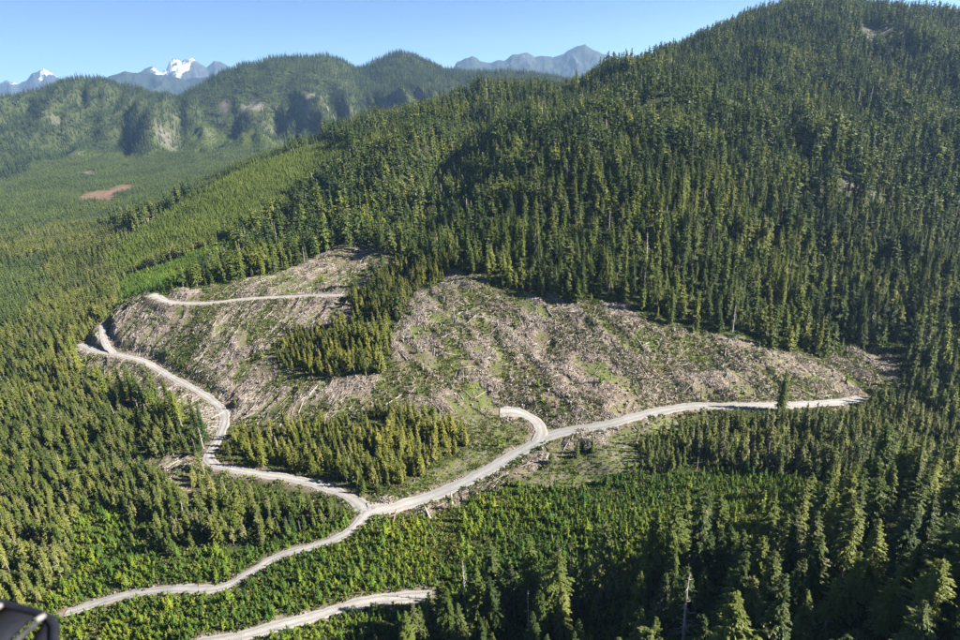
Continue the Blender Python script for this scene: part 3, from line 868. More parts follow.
def snag_mesh(seed, h=24.0, limbs=34):
    g = np.random.default_rng(seed)
    tz = np.linspace(0, 1, 7)
    tp = np.c_[g.normal(0, 0.10, 7).cumsum(), g.normal(0, 0.10, 7).cumsum(), tz * h]
    tr = 0.40 * (1 - 0.82 * tz)
    tk, br = Parts(), Parts()
    tk.add(*tube(np.vstack([tp[:1] - [0, 0, 1], tp]), np.r_[0.5, tr], 7))
    for k in range(limbs):
        tb = g.uniform(0.3, 0.98)
        a = g.random() * 6.3
        ln = (0.6 + 3.3 * (1.05 - tb)) * g.uniform(0.4, 1.0)
        o = np.array([np.interp(tb, tz, tp[:, 0]), np.interp(tb, tz, tp[:, 1]), tb * h])
        d = np.array([math.cos(a), math.sin(a), g.uniform(-0.3, 0.35)])
        e = o + d * ln
        mid = o + d * ln * 0.55 + [0, 0, -0.10 * ln]
        br.add(*tube([o, mid, e], [0.13, 0.08, 0.025], 4))
        if ln > 1.3:
            f_ = mid + np.array([math.cos(a + 0.8), math.sin(a + 0.8), 0.15]) * ln * 0.4
            br.add(*tube([mid, f_], [0.06, 0.02], 3))
    return tk.get(), br.get()


def bush_mesh(seed, nlf, size):
    g = np.random.default_rng(seed)
    d = g.normal(size=(nlf, 3))
    d[:, 2] = np.abs(d[:, 2]) * 0.8
    d /= np.linalg.norm(d, axis=1)[:, None]
    o = d * (0.25 + 0.5 * g.random((nlf, 1))) * [size, size, size * 0.8]
    dd = d + g.normal(0, 0.4, (nlf, 3))
    dd /= np.linalg.norm(dd, axis=1)[:, None]
    sd = np.cross(dd, g.normal(size=(nlf, 3)))
    sd /= np.linalg.norm(sd, axis=1)[:, None]
    ln = size * (0.4 + 0.35 * g.random(nlf))
    return sprays(o, dd, sd, ln, ln * 0.38, g.random(nlf))


def crown_mesh(name, c, mt):
    return mesh(name, c[0], [c[1]], [mt], False, {'tone': ('FACE', c[2])})


def joined(name, tk, cr, mt_t, mt_c):
    v = np.vstack([tk[0], cr[0]])
    q = np.vstack([tk[1], cr[1] + len(tk[0])])
    me = mesh(name, v, [q], [mt_t, mt_c], False, {'tone': ('FACE', np.r_[np.full(len(tk[1]), 0.5), cr[2]])})
    me.polygons.foreach_set('material_index', np.r_[np.zeros(len(tk[1]), np.int32), np.ones(len(cr[1]), np.int32)])
    return me


# style parameters of the stand's trees
STYLE = [dict(rmax=4.3, base=0.08, power=0.80), dict(rmax=3.6, base=0.14, power=0.70), dict(rmax=3.1, base=0.12, power=0.75),
         dict(rmax=3.5, base=0.30, power=0.62, keep=0.70, dead=0.55), dict(rmax=5.0, base=0.16, power=0.62, topgap=0.07, keep=0.9, dead=0.3)]
NSTY = len(STYLE)
LOD = dict(near=(300, 36, 0.50), mid=(120, 11, 1.35), low=(52, 6, 2.3))
protos = {}                      # collection name -> list of meshes


def proto_collection(name, meshes):
    c = bpy.data.collections.new(name)
    for i, me in enumerate(meshes):
        o = bpy.data.objects.new('%s_%03d' % (name, i), me)
        c.objects.link(o)
    return c


def stand_set(mt):
    out = []
    for lod in ('mid', 'low', 'near'):
        for s, st in enumerate(STYLE):
            nb, ns, lf = LOD[lod]
            tk, cr = conifer(100 + s * 7 + (50 if lod == 'low' else 0), s, nb, ns, lf, sides=5 if lod != 'low' else 4, **st)
            out.append(joined('stand_tree', tk, cr, M['bark'], mt))
    tk, br = snag_mesh(77, 26, 20)
    me = mesh('stand_snag', np.vstack([tk[0], br[0]]), [np.vstack([tk[1], br[1] + len(tk[0])])], [M['dead']])
    out.append(me)
    return out


def far_tree(seed, mt, h=30.0, r=4.0, n_=22, leaf=3.4):
    """a small ragged spire for woods kilometres away"""
    tk, cr = conifer(seed, 0, n_, 2, leaf, h=h, rmax=r, base=0.06, power=0.75, sides=3)
    return joined('far_tree', (tk[0], tk[1][:0]), cr, M['bark'], mt)


def young_tree(seed, mt, nb, ns, lf, h=5.0, r=1.25):
    tk, cr = conifer(seed, 0, nb, ns, lf, h=h, rmax=r, base=0.03, power=0.85, sides=4)
    return joined('young_tree', tk, cr, M['bark'], mt)


# ------------------------------------------------------------------ scatter
def jgrid(x0, x1, y0, y1, s, seed):
    g = np.random.default_rng(seed)
    xs, ys = np.arange(x0, x1, s), np.arange(y0, y1, s)
    X, Y = np.meshgrid(xs, ys)
    X = X + (np.arange(len(ys)) % 2)[:, None] * s * 0.5
    return (X + g.uniform(-0.46, 0.46, X.shape) * s).ravel(), (Y + g.uniform(-0.46, 0.46, Y.shape) * s).ravel()


# ground that some nearby viewpoint could see: per bearing, what rises above everything before it
AZ = np.linspace(-1.15, 1.05, 500)
RR = np.concatenate([np.arange(60, 700, 5), np.arange(700, 4500, 12)])
PX, PY = np.sin(AZ)[:, None] * RR, np.cos(AZ)[:, None] * RR
ang = (sample(ZZ, PX, PY) - CAM[2]) / RR
runmax = np.maximum.accumulate(ang, axis=1)


def seen(x, y, z, extra):
    a, r = np.arctan2(x, y), np.hypot(x, y)
    i = np.clip(((a - AZ[0]) / (AZ[1] - AZ[0])).round().astype(int), 0, len(AZ) - 1)
    j = np.clip(np.searchsorted(RR, r - 15) - 1, 0, len(RR) - 1)
    top = (z + extra - CAM[2]) / r
    return (top > runmax[i, j]) & (a > AZ[0]) & (a < AZ[-1])


def place(x, y):
    z = sample(ZZ, x, y)
    return z


def collect(kinds, box, s, seed, hgt, dens=1.0, extra=40, clear=2.5, lump=0.0):
    x, y = jgrid(*box, s, seed)
    k = cover(x, y)
    ok = np.isin(k, [KINDS.index(q) for q in kinds])
    g = np.random.default_rng(seed + 1)
    ok &= g.random(len(x)) < dens
    if lump:
        ok &= fbm(x / 22.0, y / 22.0, seed, 3) > lump
    x, y, k = x[ok], y[ok], k[ok]
    z = place(x, y)
    u, v, t = project(np.stack([x, y, z], -1))
    vt = project(np.stack([x, y, z + 42.0], -1))[1]
    ok = seen(x, y, z, extra) & (u > -170) & (u < 1400) & (v < 1500) & ((t > 118) | ((t > 55) & ((vt > 660) | (u > 1040))))
    ok &= sample(rockm, x, y) < 0.25 + 1.1 * g.random(len(x)) ** 2
    x, y, z = x[ok], y[ok], z[ok]
    d, _ = road_near(x, y, 12)
    ok = d > clear
    x, y, z = x[ok], y[ok], z[ok]
    patch = fbm(x / 45.0, y / 45.0, 55, 3)
    h = hgt[0] + (hgt[1] - hgt[0]) * np.random.default_rng(seed + 2).random(len(x)) ** 0.9
    if hgt[1] > 15:
        h = h * (0.62 + 0.46 * np.clip((patch - 0.25) * 2, 0, 1))
    return np.stack([x, y, z - 0.2, h], -1)


near_box = (-900, 900, 40, 1100)
old = collect(['forest'], (-900, 1400, 40, 1750), 8.9, 11, (19, 37), 0.95, lump=0.31)
std = collect(['stand'], (-1200, 700, 40, 1400), 4.7, 12, (9, 19), 0.9, lump=0.33)
lgt = collect(['light_stand'], (-260, 60, 240, 620), 3.7, 42, (5, 17), 0.85, lump=0.30)
# seedlings of mixed age fill the gaps under and between the old trees
und = collect(['forest', 'stand'], (-700, 700, 60, 800), 6.5, 13, (4, 12), 0.55, extra=12)
# single survivors in the open ground
few = collect(['shrub', 'cut'], (-420, 420, 150, 620), 13.0, 14, (2, 7), 0.16, extra=15, clear=4)
rgr = collect(['regrowth'], (-520, 330, 90, 800), 2.0, 15, (1.3, 4.4), 0.93, extra=8, clear=1.2, lump=0.30)
tall_rgr = collect(['regrowth'], (-520, 330, 90, 800), 9.0, 25, (5.0, 9.0), 0.45, extra=8, clear=2.0)
pln = collect(['plantation'], (-900, 200, 600, 1500), 3.4, 16, (3.5, 7.5), 0.95, extra=15)
yfar = collect(['young_far'], (-3200, 300, 400, 3300), 7.6, 17, (6, 12), 0.93, extra=15)
far = collect(['forest', 'stand'], (-3600, 1500, 1400, 4100), 14.0, 18, (22, 36), 0.92, extra=40)
far = far[(far[:, 1] > 1750) | (far[:, 0] < -900)]
far = far[~((far[:, 0] > -1200) & (far[:, 0] < 700) & (far[:, 1] < 1400))]


def px_height(a):
    u, v, t = project(a[:, :3] + np.array([0, 0, 1.0]) * a[:, 3:4] * 0.8)
    s = a[:, 3] / t * 580
    s[(u < 0) | (u > 962) | (v < 5) | (v > 645)] = 0
    return s, u, v, t


def split_largest(a, count):
    s, u, v, t = px_height(a)
    o = np.argsort(-s)
    return a[o[:count]], a[o[count:]]


# the near rise carries the oldest and tallest trees, standing wider apart
nr_ = (old[:, 1] < 235) & (old[:, 0] > 0)
old = old[~(nr_ & (np.random.default_rng(3).random(len(old)) < 0.06))]
nr_ = (old[:, 1] < 235) & (old[:, 0] > 0)
old[nr_, 3] *= 1.06 + 0.20 * sstep(0, 60, old[nr_, 0])
# sight lines kept open along the roads: roadside trees whose tops would close them off were felled
def road_verge(a, keep):
    x, y, z, h = a.T
    r = np.hypot(x, y)
    g = np.random.default_rng(88)
    bad = np.zeros(len(a), bool)
    nearb = (np.abs(x) < 420) & (y < 640)
    for fr in (0.3, 0.42, 0.54, 0.66, 0.78, 0.9, 1.0):
        zt = z + h * fr
        s = np.clip((zt - z) * r / np.maximum(CAM[2] - zt, 20), 0, 60)
        qx, qy = x + x / r * s, y + y / r * s
        d = np.full(len(a), 99.0)
        d[nearb], _ = road_near(qx[nearb], qy[nearb], 12)
        bad |= (d < 0.6) & ~((qx > 275) | ((qy < 190) & (qx > -32)))
    return a[~bad | (g.random(len(a)) < keep)]


# a closer-set young stand on the near valley floor
yfar = np.vstack([yfar, collect(['young_far'], (-1000, -380, 380, 1100), 5.2, 27, (6, 11), 0.9, extra=15)])
# bleached dead trees that stand alone (x, y, height, model, label); no live tree crowds them towards the open side
SN = [(54.8, 121.6, 32.5, 0, 'bleached grey dead conifer with bare limbs standing among tall foreground trees'),
      (28.9, 167.6, 24.5, 1, 'pale dead spar with stub limbs at the edge of the tall stand'),
      (11.9, 154.6, 21.0, 3, 'thin grey broken snag between tall conifers below the replanted ground'),
      (-12.0, 176.0, 20.0, 2, 'weathered snag by the end of the bottom gravel road')]
for sx, sy, *_ in SN:
    sr = math.hypot(sx, sy)
    along = (old[:, 0] * sx + old[:, 1] * sy) / sr
    across = np.abs(old[:, 0] * sy - old[:, 1] * sx) / sr
    old = old[~((across < 3.2) & (along < sr + 2) & (along > sr - (30 if sy < 130 else 12)))]
old, std, few, tall_rgr = road_verge(old, 0.0), road_verge(std, 0.0), road_verge(few, 0.0), road_verge(tall_rgr, 0.05)
und, lgt = road_verge(und, 0.0), road_verge(lgt, 0.0)
# pixel-largest old trees stand as individuals
big_pool = np.vstack([np.c_[old, np.zeros(len(old))], np.c_[std, np.ones(len(std))], np.c_[lgt, np.full(len(lgt), 2.0)]])
ind_big, rest = split_largest(big_pool, 290)
old, std, lgt = [rest[rest[:, 4] == q][:, :4] for q in (0, 1, 2)]
yp = np.vstack([rgr, tall_rgr])
ind_young, rgr = split_largest(yp, 290)


def instancer_group(coll):
    ng = bpy.data.node_groups.new('scatter_' + coll.name, 'GeometryNodeTree')
    ng.interface.new_socket('Geometry', in_out='INPUT', socket_type='NodeSocketGeometry')
    ng.interface.new_socket('Geometry', in_out='OUTPUT', socket_type='NodeSocketGeometry')
    a, b = ng.nodes.new('NodeGroupInput'), ng.nodes.new('NodeGroupOutput')
    ci = ng.nodes.new('GeometryNodeCollectionInfo')
    ci.inputs['Collection'].default_value = coll
    ci.inputs['Separate Children'].default_value = True
    ci.inputs['Reset Children'].default_value = True
    ip = ng.nodes.new('GeometryNodeInstanceOnPoints')
    ip.inputs['Pick Instance'].default_value = True

    def na(name, typ):
        q = ng.nodes.new('GeometryNodeInputNamedAttribute')
        q.data_type = typ
        q.inputs['Name'].default_value = name
        return q.outputs['Attribute']
    ng.links.new(a.outputs[0], ip.inputs['Points'])
    ng.links.new(ci.outputs[0], ip.inputs['Instance'])
    ng.links.new(na('variant', 'INT'), ip.inputs['Instance Index'])
    e2r = ng.nodes.new('FunctionNodeEulerToRotation')
    ng.links.new(na('turn', 'FLOAT_VECTOR'), e2r.inputs[0])
    ng.links.new(e2r.outputs[0], ip.inputs['Rotation'])
    ng.links.new(na('size', 'FLOAT_VECTOR'), ip.inputs['Scale'])
    ng.links.new(ip.outputs[0], b.inputs[0])
    return ng


def scatter(name, label, cat, coll, pts, variant, size, seed, lean=0.03, fat=1.0):
    g = np.random.default_rng(seed)
    n_ = len(pts)
    me = bpy.data.meshes.new(name)
    me.vertices.add(n_)
    me.vertices.foreach_set('co', pts[:, :3].astype(np.float32).ravel())
    at_ = me.attributes.new('variant', 'INT', 'POINT')
    at_.data.foreach_set('value', variant.astype(np.int32))
    turn = np.stack([g.normal(0, lean, n_), g.normal(0, lean, n_), g.random(n_) * 6.283], -1).astype(np.float32)
    at_ = me.attributes.new('turn', 'FLOAT_VECTOR', 'POINT')
    at_.data.foreach_set('vector', turn.ravel())
    wv = g.uniform(0.85, 1.3, n_) * fat
    sz = np.stack([size * wv, size * wv, size], -1).astype(np.float32)
    at_ = me.attributes.new('size', 'FLOAT_VECTOR', 'POINT')
    at_.data.foreach_set('vector', sz.ravel())
    o = link(bpy.data.objects.new(name, me))
    md = o.modifiers.new('scatter', 'NODES')
    md.node_group = instancer_group(coll)
    tag(o, label, cat, kind='stuff')
    print('stuff', name, n_)
    return o


def variants(a, g, snag=0.03, sty_p=(0.26, 0.25, 0.22, 0.17, 0.10)):
    t = project(a[:, :3])[2]
    v = g.choice(NSTY, len(a), p=sty_p) + np.where(t > 620, NSTY, np.where(t < 250, 2 * NSTY, 0))
    v[g.random(len(a)) < snag] = 3 * NSTY
    return v


g0 = np.random.default_rng(5)
c_old = proto_collection('old_growth', stand_set(M['needles']))
c_std = proto_collection('second_growth', stand_set(M['needles_pale']))
a = np.vstack([old, und[:len(und) // 2]])
scatter('conifer_forest', 'dense dark conifer forest covering the hill above the clearing', 'forest', c_old, a, variants(a, g0), a[:, 3] / 30.0, 31, fat=1.13)
a = np.vstack([std, und[len(und) // 2:]])
scatter('conifer_stand', 'paler second-growth conifer stands between and below the gravel roads', 'forest', c_std, a, variants(a, g0, 0.04, (0.12, 0.22, 0.24, 0.34, 0.08)), a[:, 3] / 30.0, 32)
c_lgt = proto_collection('light_growth', stand_set(M['needles_light']))
scatter('light_conifer_stand', 'light green young conifers in the island and the stand inside the road bend', 'forest', c_lgt, lgt, variants(lgt, g0, 0.03, (0.10, 0.26, 0.28, 0.30, 0.06)), lgt[:, 3] / 30.0, 38)
c_far = proto_collection('far_forest', [far_tree(300 + k, M['needles_far']) for k in range(5)])
scatter('far_forest', 'hazy dark forest covering the back ridge across the valley', 'forest', c_far, far, g0.integers(0, 5, len(far)), far[:, 3] / 30.0, 33)
c_pl = proto_collection('plantation', [far_tree(320 + k, M['needles_plantation'], 11.0, 2.3, 26, 1.5) for k in range(4)])
scatter('young_plantation', 'even light green plantation on the far flank of the hill', 'forest', c_pl, pln, g0.integers(0, 4, len(pln)), pln[:, 3] / 11.0, 34)
c_vl = proto_collection('valley_plantation', [far_tree(330 + k, M['needles_valley'], 11.0, 2.4, 20, 1.9) for k in range(4)])
scatter('valley_plantation', 'smooth green young forest on the valley floor and lower back slopes', 'forest', c_vl, yfar, g0.integers(0, 4, len(yfar)), yfar[:, 3] / 11.0, 35)
c_yg = proto_collection('regrowth', [young_tree(340 + k, M['needles_young'], 34 + 3 * (k % 3), 6, 0.46, 5.0, 1.15 + 0.2 * (k % 3)) for k in range(6)])
scatter('young_conifers', 'bright green young conifers filling the replanted ground beside the lower roads', 'saplings', c_yg, np.vstack([rgr, few]), g0.integers(0, 6, len(rgr) + len(few)), np.r_[rgr[:, 3], few[:, 3]] / 5.0, 36, 0.06)

# shrubs and ferns on open ground
sh = collect(['cut', 'shrub'], (-420, 420, 150, 620), 1.7, 19, (0.5, 1.5), 0.9, extra=6, clear=0.8, lump=0.50)
sh2 = collect(['shrub'], (-420, 420, 150, 620), 1.6, 20, (0.35, 1.1), 0.6, extra=6, clear=0.8)
sh3 = collect(['forest', 'stand', 'regrowth', 'light_stand'], (-420, 420, 90, 560), 2.6, 21, (0.8, 2.4), 0.7, extra=6, clear=0.8)
sh5 = collect(['regrowth'], (-420, 330, 90, 620), 1.9, 23, (0.5, 1.5), 0.8, extra=6, clear=0.6)
sh4 = collect(['cut'], (-420, 420, 150, 620), 2.6, 22, (0.4, 1.1), 0.5, extra=6, clear=0.8)
sh = np.vstack([sh, sh2, sh3, sh4, sh5])
bm_ = []
for k in range(5):
    v, q, tone = bush_mesh(360 + k, 34, 1.0)
    bm_.append(mesh('bush', v, [q], [M['shrub']], False, {'tone': ('FACE', tone)}))
c_sh = proto_collection('shrubs', bm_)
scatter('low_shrubs', 'low green shrubs and ferns scattered over the logged ground', 'shrubs', c_sh, sh, g0.integers(0, 5, len(sh)), sh[:, 3], 37, 0.2)

# ------------------------------------------------------------------ individual trees
NEAR = []
for s, st in enumerate(STYLE):
    for rep in range(2):
        nb, ns, lf = LOD['near']
        tk, cr = conifer(500 + s * 11 + rep, s, nb, ns, lf, sides=8, slim=0.24, **st)
        NEAR.append((s, mesh('trunk', tk[0], [tk[1]], [M['bark']], True), crown_mesh('crown', cr, M['needles'])))
STY_TXT = ['broad full-skirted', 'shaggy', 'narrow spire-shaped', 'thin-crowned bare-trunked', 'heavy spike-topped']


def part(name, me, parent):
    o = bpy.data.objects.new(name, me)
    COL.objects.link(o)
    o.parent = parent
    return o


def where_tree(x, y, kind):
    if kind == 2:
        if y > 385: return 'in the tree island amid the cut block', 'conifers of the island'
        return 'in the stand enclosed by the gravel road bend', 'conifers inside the road bend'
    if kind == 1:
        if x < 0: return 'in the stand above the lower gravel road', 'conifers above the lower road'
        return 'in the stand just below the east road', 'conifers below the east road'
    if y > 330: return 'at the hill forest edge above the cut block', 'conifers at the hill forest edge'
    if y > 225: return 'on the shaded slope beyond the replanted flat', 'conifers beyond the replanted flat'
    if x < 40: return 'in the tall stand by the bottom road end', 'tall conifers beside the road end'
    if x < 95: return 'in the tall stand below the replanted ground', 'tall conifers below the replanted ground'
    return 'in the deep shaded stand on the near rise', 'tall conifers on the near rise'


gi = np.random.default_rng(91)
for x, y, z, h, isstd in ind_big:
    k = int(gi.choice(NSTY, p=(0.26, 0.24, 0.18, 0.18, 0.14))) * 2 + int(gi.integers(0, 2))
    sty, tm, cm = NEAR[k]
    isstd = int(isstd)
    root = bpy.data.objects.new('conifer_tree', None)
    COL.objects.link(root)
    root.location = (x, y, z)
    root.rotation_euler = (gi.normal(0, 0.02), gi.normal(0, 0.02), gi.uniform(0, 6.28))
    wv = gi.uniform(0.85, 1.2) * h / 30.0 * (1.22 if y < 235 and x > -40 else 1.0)
    root.scale = (wv, wv, h / 30.0)
    root.empty_display_size = 1.0
    part('trunk', tm, root)
    co = part('crown', cm, root)
    co.material_slots[0].link = 'OBJECT'
    co.material_slots[0].material = M[('needles', 'needles_pale', 'needles_light')[isstd]]
    wt, gr = where_tree(x, y, isstd)
    hue = ('dark green', 'olive', 'light green')[isstd]
    tag(root, '%s %s conifer %s' % (STY_TXT[sty], hue, wt), 'tree', '%s, %s %s' % (gr, hue, STY_TXT[sty]))

YNG = []
for k in range(6):
    tk, cr = conifer(700 + k, 0, 46, 8, 0.42, h=5.0, rmax=1.2 + 0.2 * (k % 3), base=0.03, power=0.85, sides=5)
    YNG.append((mesh('trunk', tk[0], [tk[1]], [M['bark']], True), crown_mesh('crown', cr, M['needles_young'])))
for x, y, z, h in ind_young:
    k = int(gi.integers(0, 6))
    root = bpy.data.objects.new('young_conifer', None)
    COL.objects.link(root)
    root.location = (x, y, z)
    root.rotation_euler = (gi.normal(0, 0.04), gi.normal(0, 0.04), gi.uniform(0, 6.28))
    wv = gi.uniform(0.85, 1.2) * h / 5.0
    root.scale = (wv, wv, h / 5.0)
    part('trunk', YNG[k][0], root)
    part('crown', YNG[k][1], root)
    if y < 176 and x < 0: wt, gr = 'between the two lowest gravel roads', 'saplings between the lowest roads'
    elif x < -60: wt, gr = 'beside the lower gravel road', 'saplings beside the lower road'
    elif x < 50: wt, gr = 'on the replanted slope below the fork', 'saplings below the fork'
    else: wt, gr = 'on the replanted flat behind the tall stand', 'saplings behind the tall stand'
    tag(root, 'bright green young conifer among the tallest %s' % wt, 'sapling', gr)

# bleached dead trees
SNAGS = []
for k in range(4):
    tk, br = snag_mesh(800 + k, 24.0, (38, 22, 30, 16)[k])
    SNAGS.append((mesh('trunk', tk[0], [tk[1]], [M['dead']], True), mesh('branches', br[0], [br[1]], [M['dead']])))
for x, y, h, k, lab in SN:
    root = bpy.data.objects.new('dead_tree', None)
    COL.objects.link(root)
    root.location = (x, y, float(sample(ZZ, np.array([x]), np.array([y]))[0]) - 0.2)
    root.rotation_euler = (0.0, 0.02, gi.uniform(0, 6.28))
    root.scale = (h / 24.0,) * 3
    part('trunk', SNAGS[k][0], root)
    part('branches', SNAGS[k][1], root)
    tag(root, lab, 'dead tree')

# ------------------------------------------------------------------ logging slash
def slope_frame(x, y):
    e = 3.0
    zx = (sample(ZZ, x + e, y) - sample(ZZ, x - e, y)) / (2 * e)
    zy = (sample(ZZ, x, y + e) - sample(ZZ, x, y - e)) / (2 * e)
    return zx, zy


def sticks(x, y, ang, ln, r, tilt, lift, tone, sides=4):
    """tapered poles lying on the slope, one bundle of geometry"""
    zx, zy = slope_frame(x, y)
    d = np.stack([np.cos(ang), np.sin(ang), zx * np.cos(ang) + zy * np.sin(ang) + tilt], -1)
    d /= np.linalg.norm(d, axis=1)[:, None]
    z = sample(ZZ, x, y) + lift
    c = np.stack([x, y, z], -1)
    u = np.cross(d, [0, 0, 1.0])
    u /= np.linalg.norm(u, axis=1)[:, None]
    w_ = np.cross(u, d)
    a = np.arange(sides) / sides * 2 * math.pi
    off = u[:, None] * np.cos(a)[None, :, None] + w_[:, None] * np.sin(a)[None, :, None]
    A_ = (c - d * ln[:, None] / 2)[:, None] + off * r[:, None, None]
    B_ = (c + d * ln[:, None] / 2)[:, None] + off * (r * 0.6)[:, None, None]
    v = np.concatenate([A_, B_], 1)
    n_ = len(x)
    b0 = (np.arange(n_) * 2 * sides)[:, None]
    k = np.arange(sides)
    q = np.stack([b0 + k, b0 + (k + 1) % sides, b0 + sides + (k + 1) % sides, b0 + sides + k], -1).reshape(-1, 4)
    caps = np.concatenate([b0 + k[::-1], b0 + sides + k], 0)
    return v.reshape(-1, 3), q, caps, np.r_[np.repeat(tone, sides), tone, tone]


def fall_dir(x, y, g):
    """felling direction: combed down the slope on the left block, criss-cross on the main one"""
    n_ = len(x)
    left = x < -60
    a = np.where(left, rad(62) + g.normal(0, 0.30, n_), np.where(g.random(n_) < 0.5, rad(120) + g.normal(0, 0.35, n_), rad(50) + g.normal(0, 0.4, n_)))
    wild = g.random(n_) < np.where(left, 0.22, 0.38)
    return np.where(wild, g.random(n_) * math.pi, a)


gs = np.random.default_rng(61)


def cut_points(s, seed, dens, lump=None, kinds=('cut',)):
    p = collect(list(kinds), (-420, 420, 200, 640), s, seed, (0, 1), dens, extra=6, clear=1.0)
    if lump is not None:
        f_ = fbm(p[:, 0] / 16.0, p[:, 1] / 16.0, 200, 3)
        p = p[(f_ + gs.normal(0, 0.07, len(p))) < lump]
    return p


p = cut_points(0.92, 71, 0.9)
wr_ = windrow(p[:, 0], p[:, 1])
p = p[gs.random(len(p)) < 0.05 + 0.75 * wr_ ** 1.3]
p = np.vstack([p, cut_points(3.4, 73, 0.6), cut_points(5.0, 74, 0.5, kinds=('shrub',))])
n_ = len(p)
ln = np.exp(gs.normal(0.55, 0.6, n_)).clip(0.5, 8)
v1, q1, c1, t1 = sticks(p[:, 0], p[:, 1], fall_dir(p[:, 0], p[:, 1], gs), ln, (0.045 + 0.022 * ln + gs.exponential(0.04, n_)).clip(0.06, 0.35), gs.normal(0, 0.12, n_), 0.2 + gs.exponential(0.25, n_), np.clip(gs.beta(1.5, 1.6, n_) + 0.5 * (fbm(p[:, 0] / 12.0, p[:, 1] / 12.0, 241, 2) - 0.5), 0, 1))
slash = link(bpy.data.objects.new('logging_slash', mesh('logging_slash', v1, [q1, c1], [M['slash']], False, {'tone': ('FACE', t1)})))
tag(slash, 'grey and tan broken branches and poles littering the clear-cut', 'logging slash', kind='stuff')
print('slash', n_)
# stumps
p = cut_points(7.0, 81, 0.6)
n_ = len(p)
h_ = gs.uniform(0.8, 2.0, n_)
k = 6
a = np.arange(k) / k * 2 * math.pi
rr_ = gs.uniform(0.3, 0.75, n_)
cs = np.stack([np.cos(a), np.sin(a), a * 0], -1)
bot = p[:, None, :3] + cs[None] * (rr_ * 1.35)[:, None, None] - [0, 0, 0.4]
top = p[:, None, :3] + cs[None] * rr_[:, None, None] + np.array([0, 0, 1.0]) * h_[:, None, None]
v = np.concatenate([bot, top], 1).reshape(-1, 3)
b0 = (np.arange(n_) * 2 * k)[:, None]
kk = np.arange(k)
q = np.stack([b0 + kk, b0 + (kk + 1) % k, b0 + k + (kk + 1) % k, b0 + k + kk], -1).reshape(-1, 4)
tn = gs.random(n_) * 0.5
st = link(bpy.data.objects.new('tree_stumps', mesh('tree_stumps', v, [q, b0 + k + kk], [M['slash']], False, {'tone': ('FACE', np.r_[np.repeat(tn * 0.5, k), 0.55 + tn * 0.6])})))
tag(st, 'cut stumps dotted across the clear-cut', 'stumps', kind='stuff')

# big felled logs: every one its own object
LOGM = []
for k in range(6):
    g = np.random.default_rng(900 + k)
    pth = np.c_[np.linspace(-0.5, 0.5, 5), g.normal(0, 0.008, 5), g.normal(0, 0.004, 5)]
    LOGM.append(pth)


def log_mesh(L, r, seed):
    g = np.random.default_rng(seed)
    xs = np.linspace(-L / 2, L / 2, 5)
    pth = np.c_[xs, g.normal(0, 0.02 * L, 5) * 0.4, np.zeros(5)]
    pb = Parts()
    rads = np.linspace(r, r * 0.55, 5)
    v, q = tube(pth, rads, 7)
    pb.add(v, q)
    for s in range(int(g.integers(0, 5))):
        tb = g.uniform(-0.4, 0.45) * L
        an = g.uniform(-0.6, 1.2)
        o = np.array([tb, 0, 0])
        e = o + np.array([g.uniform(0.2, 0.6), math.sin(an), abs(math.cos(an))]) * g.uniform(0.6, 1.8)
        pb.add(*tube([o, e], [r * 0.3, r * 0.1], 4))
    v, q = pb.get()
    capa, capb = np.arange(7)[None, ::-1], (np.arange(7) + 28)[None]
    return mesh('felled_log', v, [q, capa, capb], [M['log']])


LOGS = [log_mesh(10.0, 0.30 + 0.06 * (k % 3), 950 + k) for k in range(9)]
pl = cut_points(4.0, 83, 0.75)
s_, u_, v_, t_ = px_height(np.c_[pl[:, :3], np.ones(len(pl))])
vis = (u_ > 0) & (u_ < 960)
pl = pl[vis]
lnl = np.exp(gs.normal(1.8, 0.38, len(pl))).clip(3.5, 14)
o_ = np.argsort(-lnl / project(pl[:, :3])[2] * (0.8 + 0.4 * gs.random(len(pl))))[:280]
pl, lnl = pl[o_], lnl[o_]
angs = fall_dir(pl[:, 0], pl[:, 1], gs)


def lay_log(x, y, ang, L, tilt, lift, k, fat=1.0):
    o = bpy.data.objects.new('felled_log', LOGS[k])
    COL.objects.link(o)
    xa, ya = np.array([x]), np.array([y])
    zx, zy = slope_frame(xa, ya)
    d = Vector((math.cos(ang), math.sin(ang), float(zx[0] * math.cos(ang) + zy[0] * math.sin(ang)) + tilt)).normalized()
    o.rotation_mode = 'QUATERNION'
    o.rotation_quaternion = d.to_track_quat('X', 'Z')
    o.location = (x, y, float(sample(ZZ, xa, ya)[0]) + lift)
    o.scale = (L / 10.0, fat, fat)
    return o


for (x, y, _, _), L, an in zip(pl, lnl, angs):
    o = lay_log(x, y, an, L, gs.normal(0, 0.05), gs.uniform(0.25, 0.6), int(gs.integers(0, 9)), gs.uniform(0.5, 0.95))
    size = 'long' if L > 9 else 'short'
    if y > 480: wt, gr = 'above the upper gravel road', 'logs above the upper road'
    elif x < -105 and y > 330: wt, gr = 'on the cut slope between the upper and valley roads', 'logs between upper and valley roads'
    elif x < -100: wt, gr = 'in the small opening beside the valley road', 'logs in the small opening'
    elif y > 345 and x < 60: wt, gr = 'high in the main cut block under the forest edge', 'logs high in the main cut block'
    elif x > 150: wt, gr = 'in the shaded end of the main cut block', 'logs in the shaded end'
    elif y < 310: wt, gr = 'on the bank below the east road', 'logs below the east road'
    else: wt, gr = 'in the lower main cut block above the east road', 'logs above the east road'
    tag(o, '%s bleached felled log lying %s' % (size, wt), 'log', '%s %s' % (size, gr))
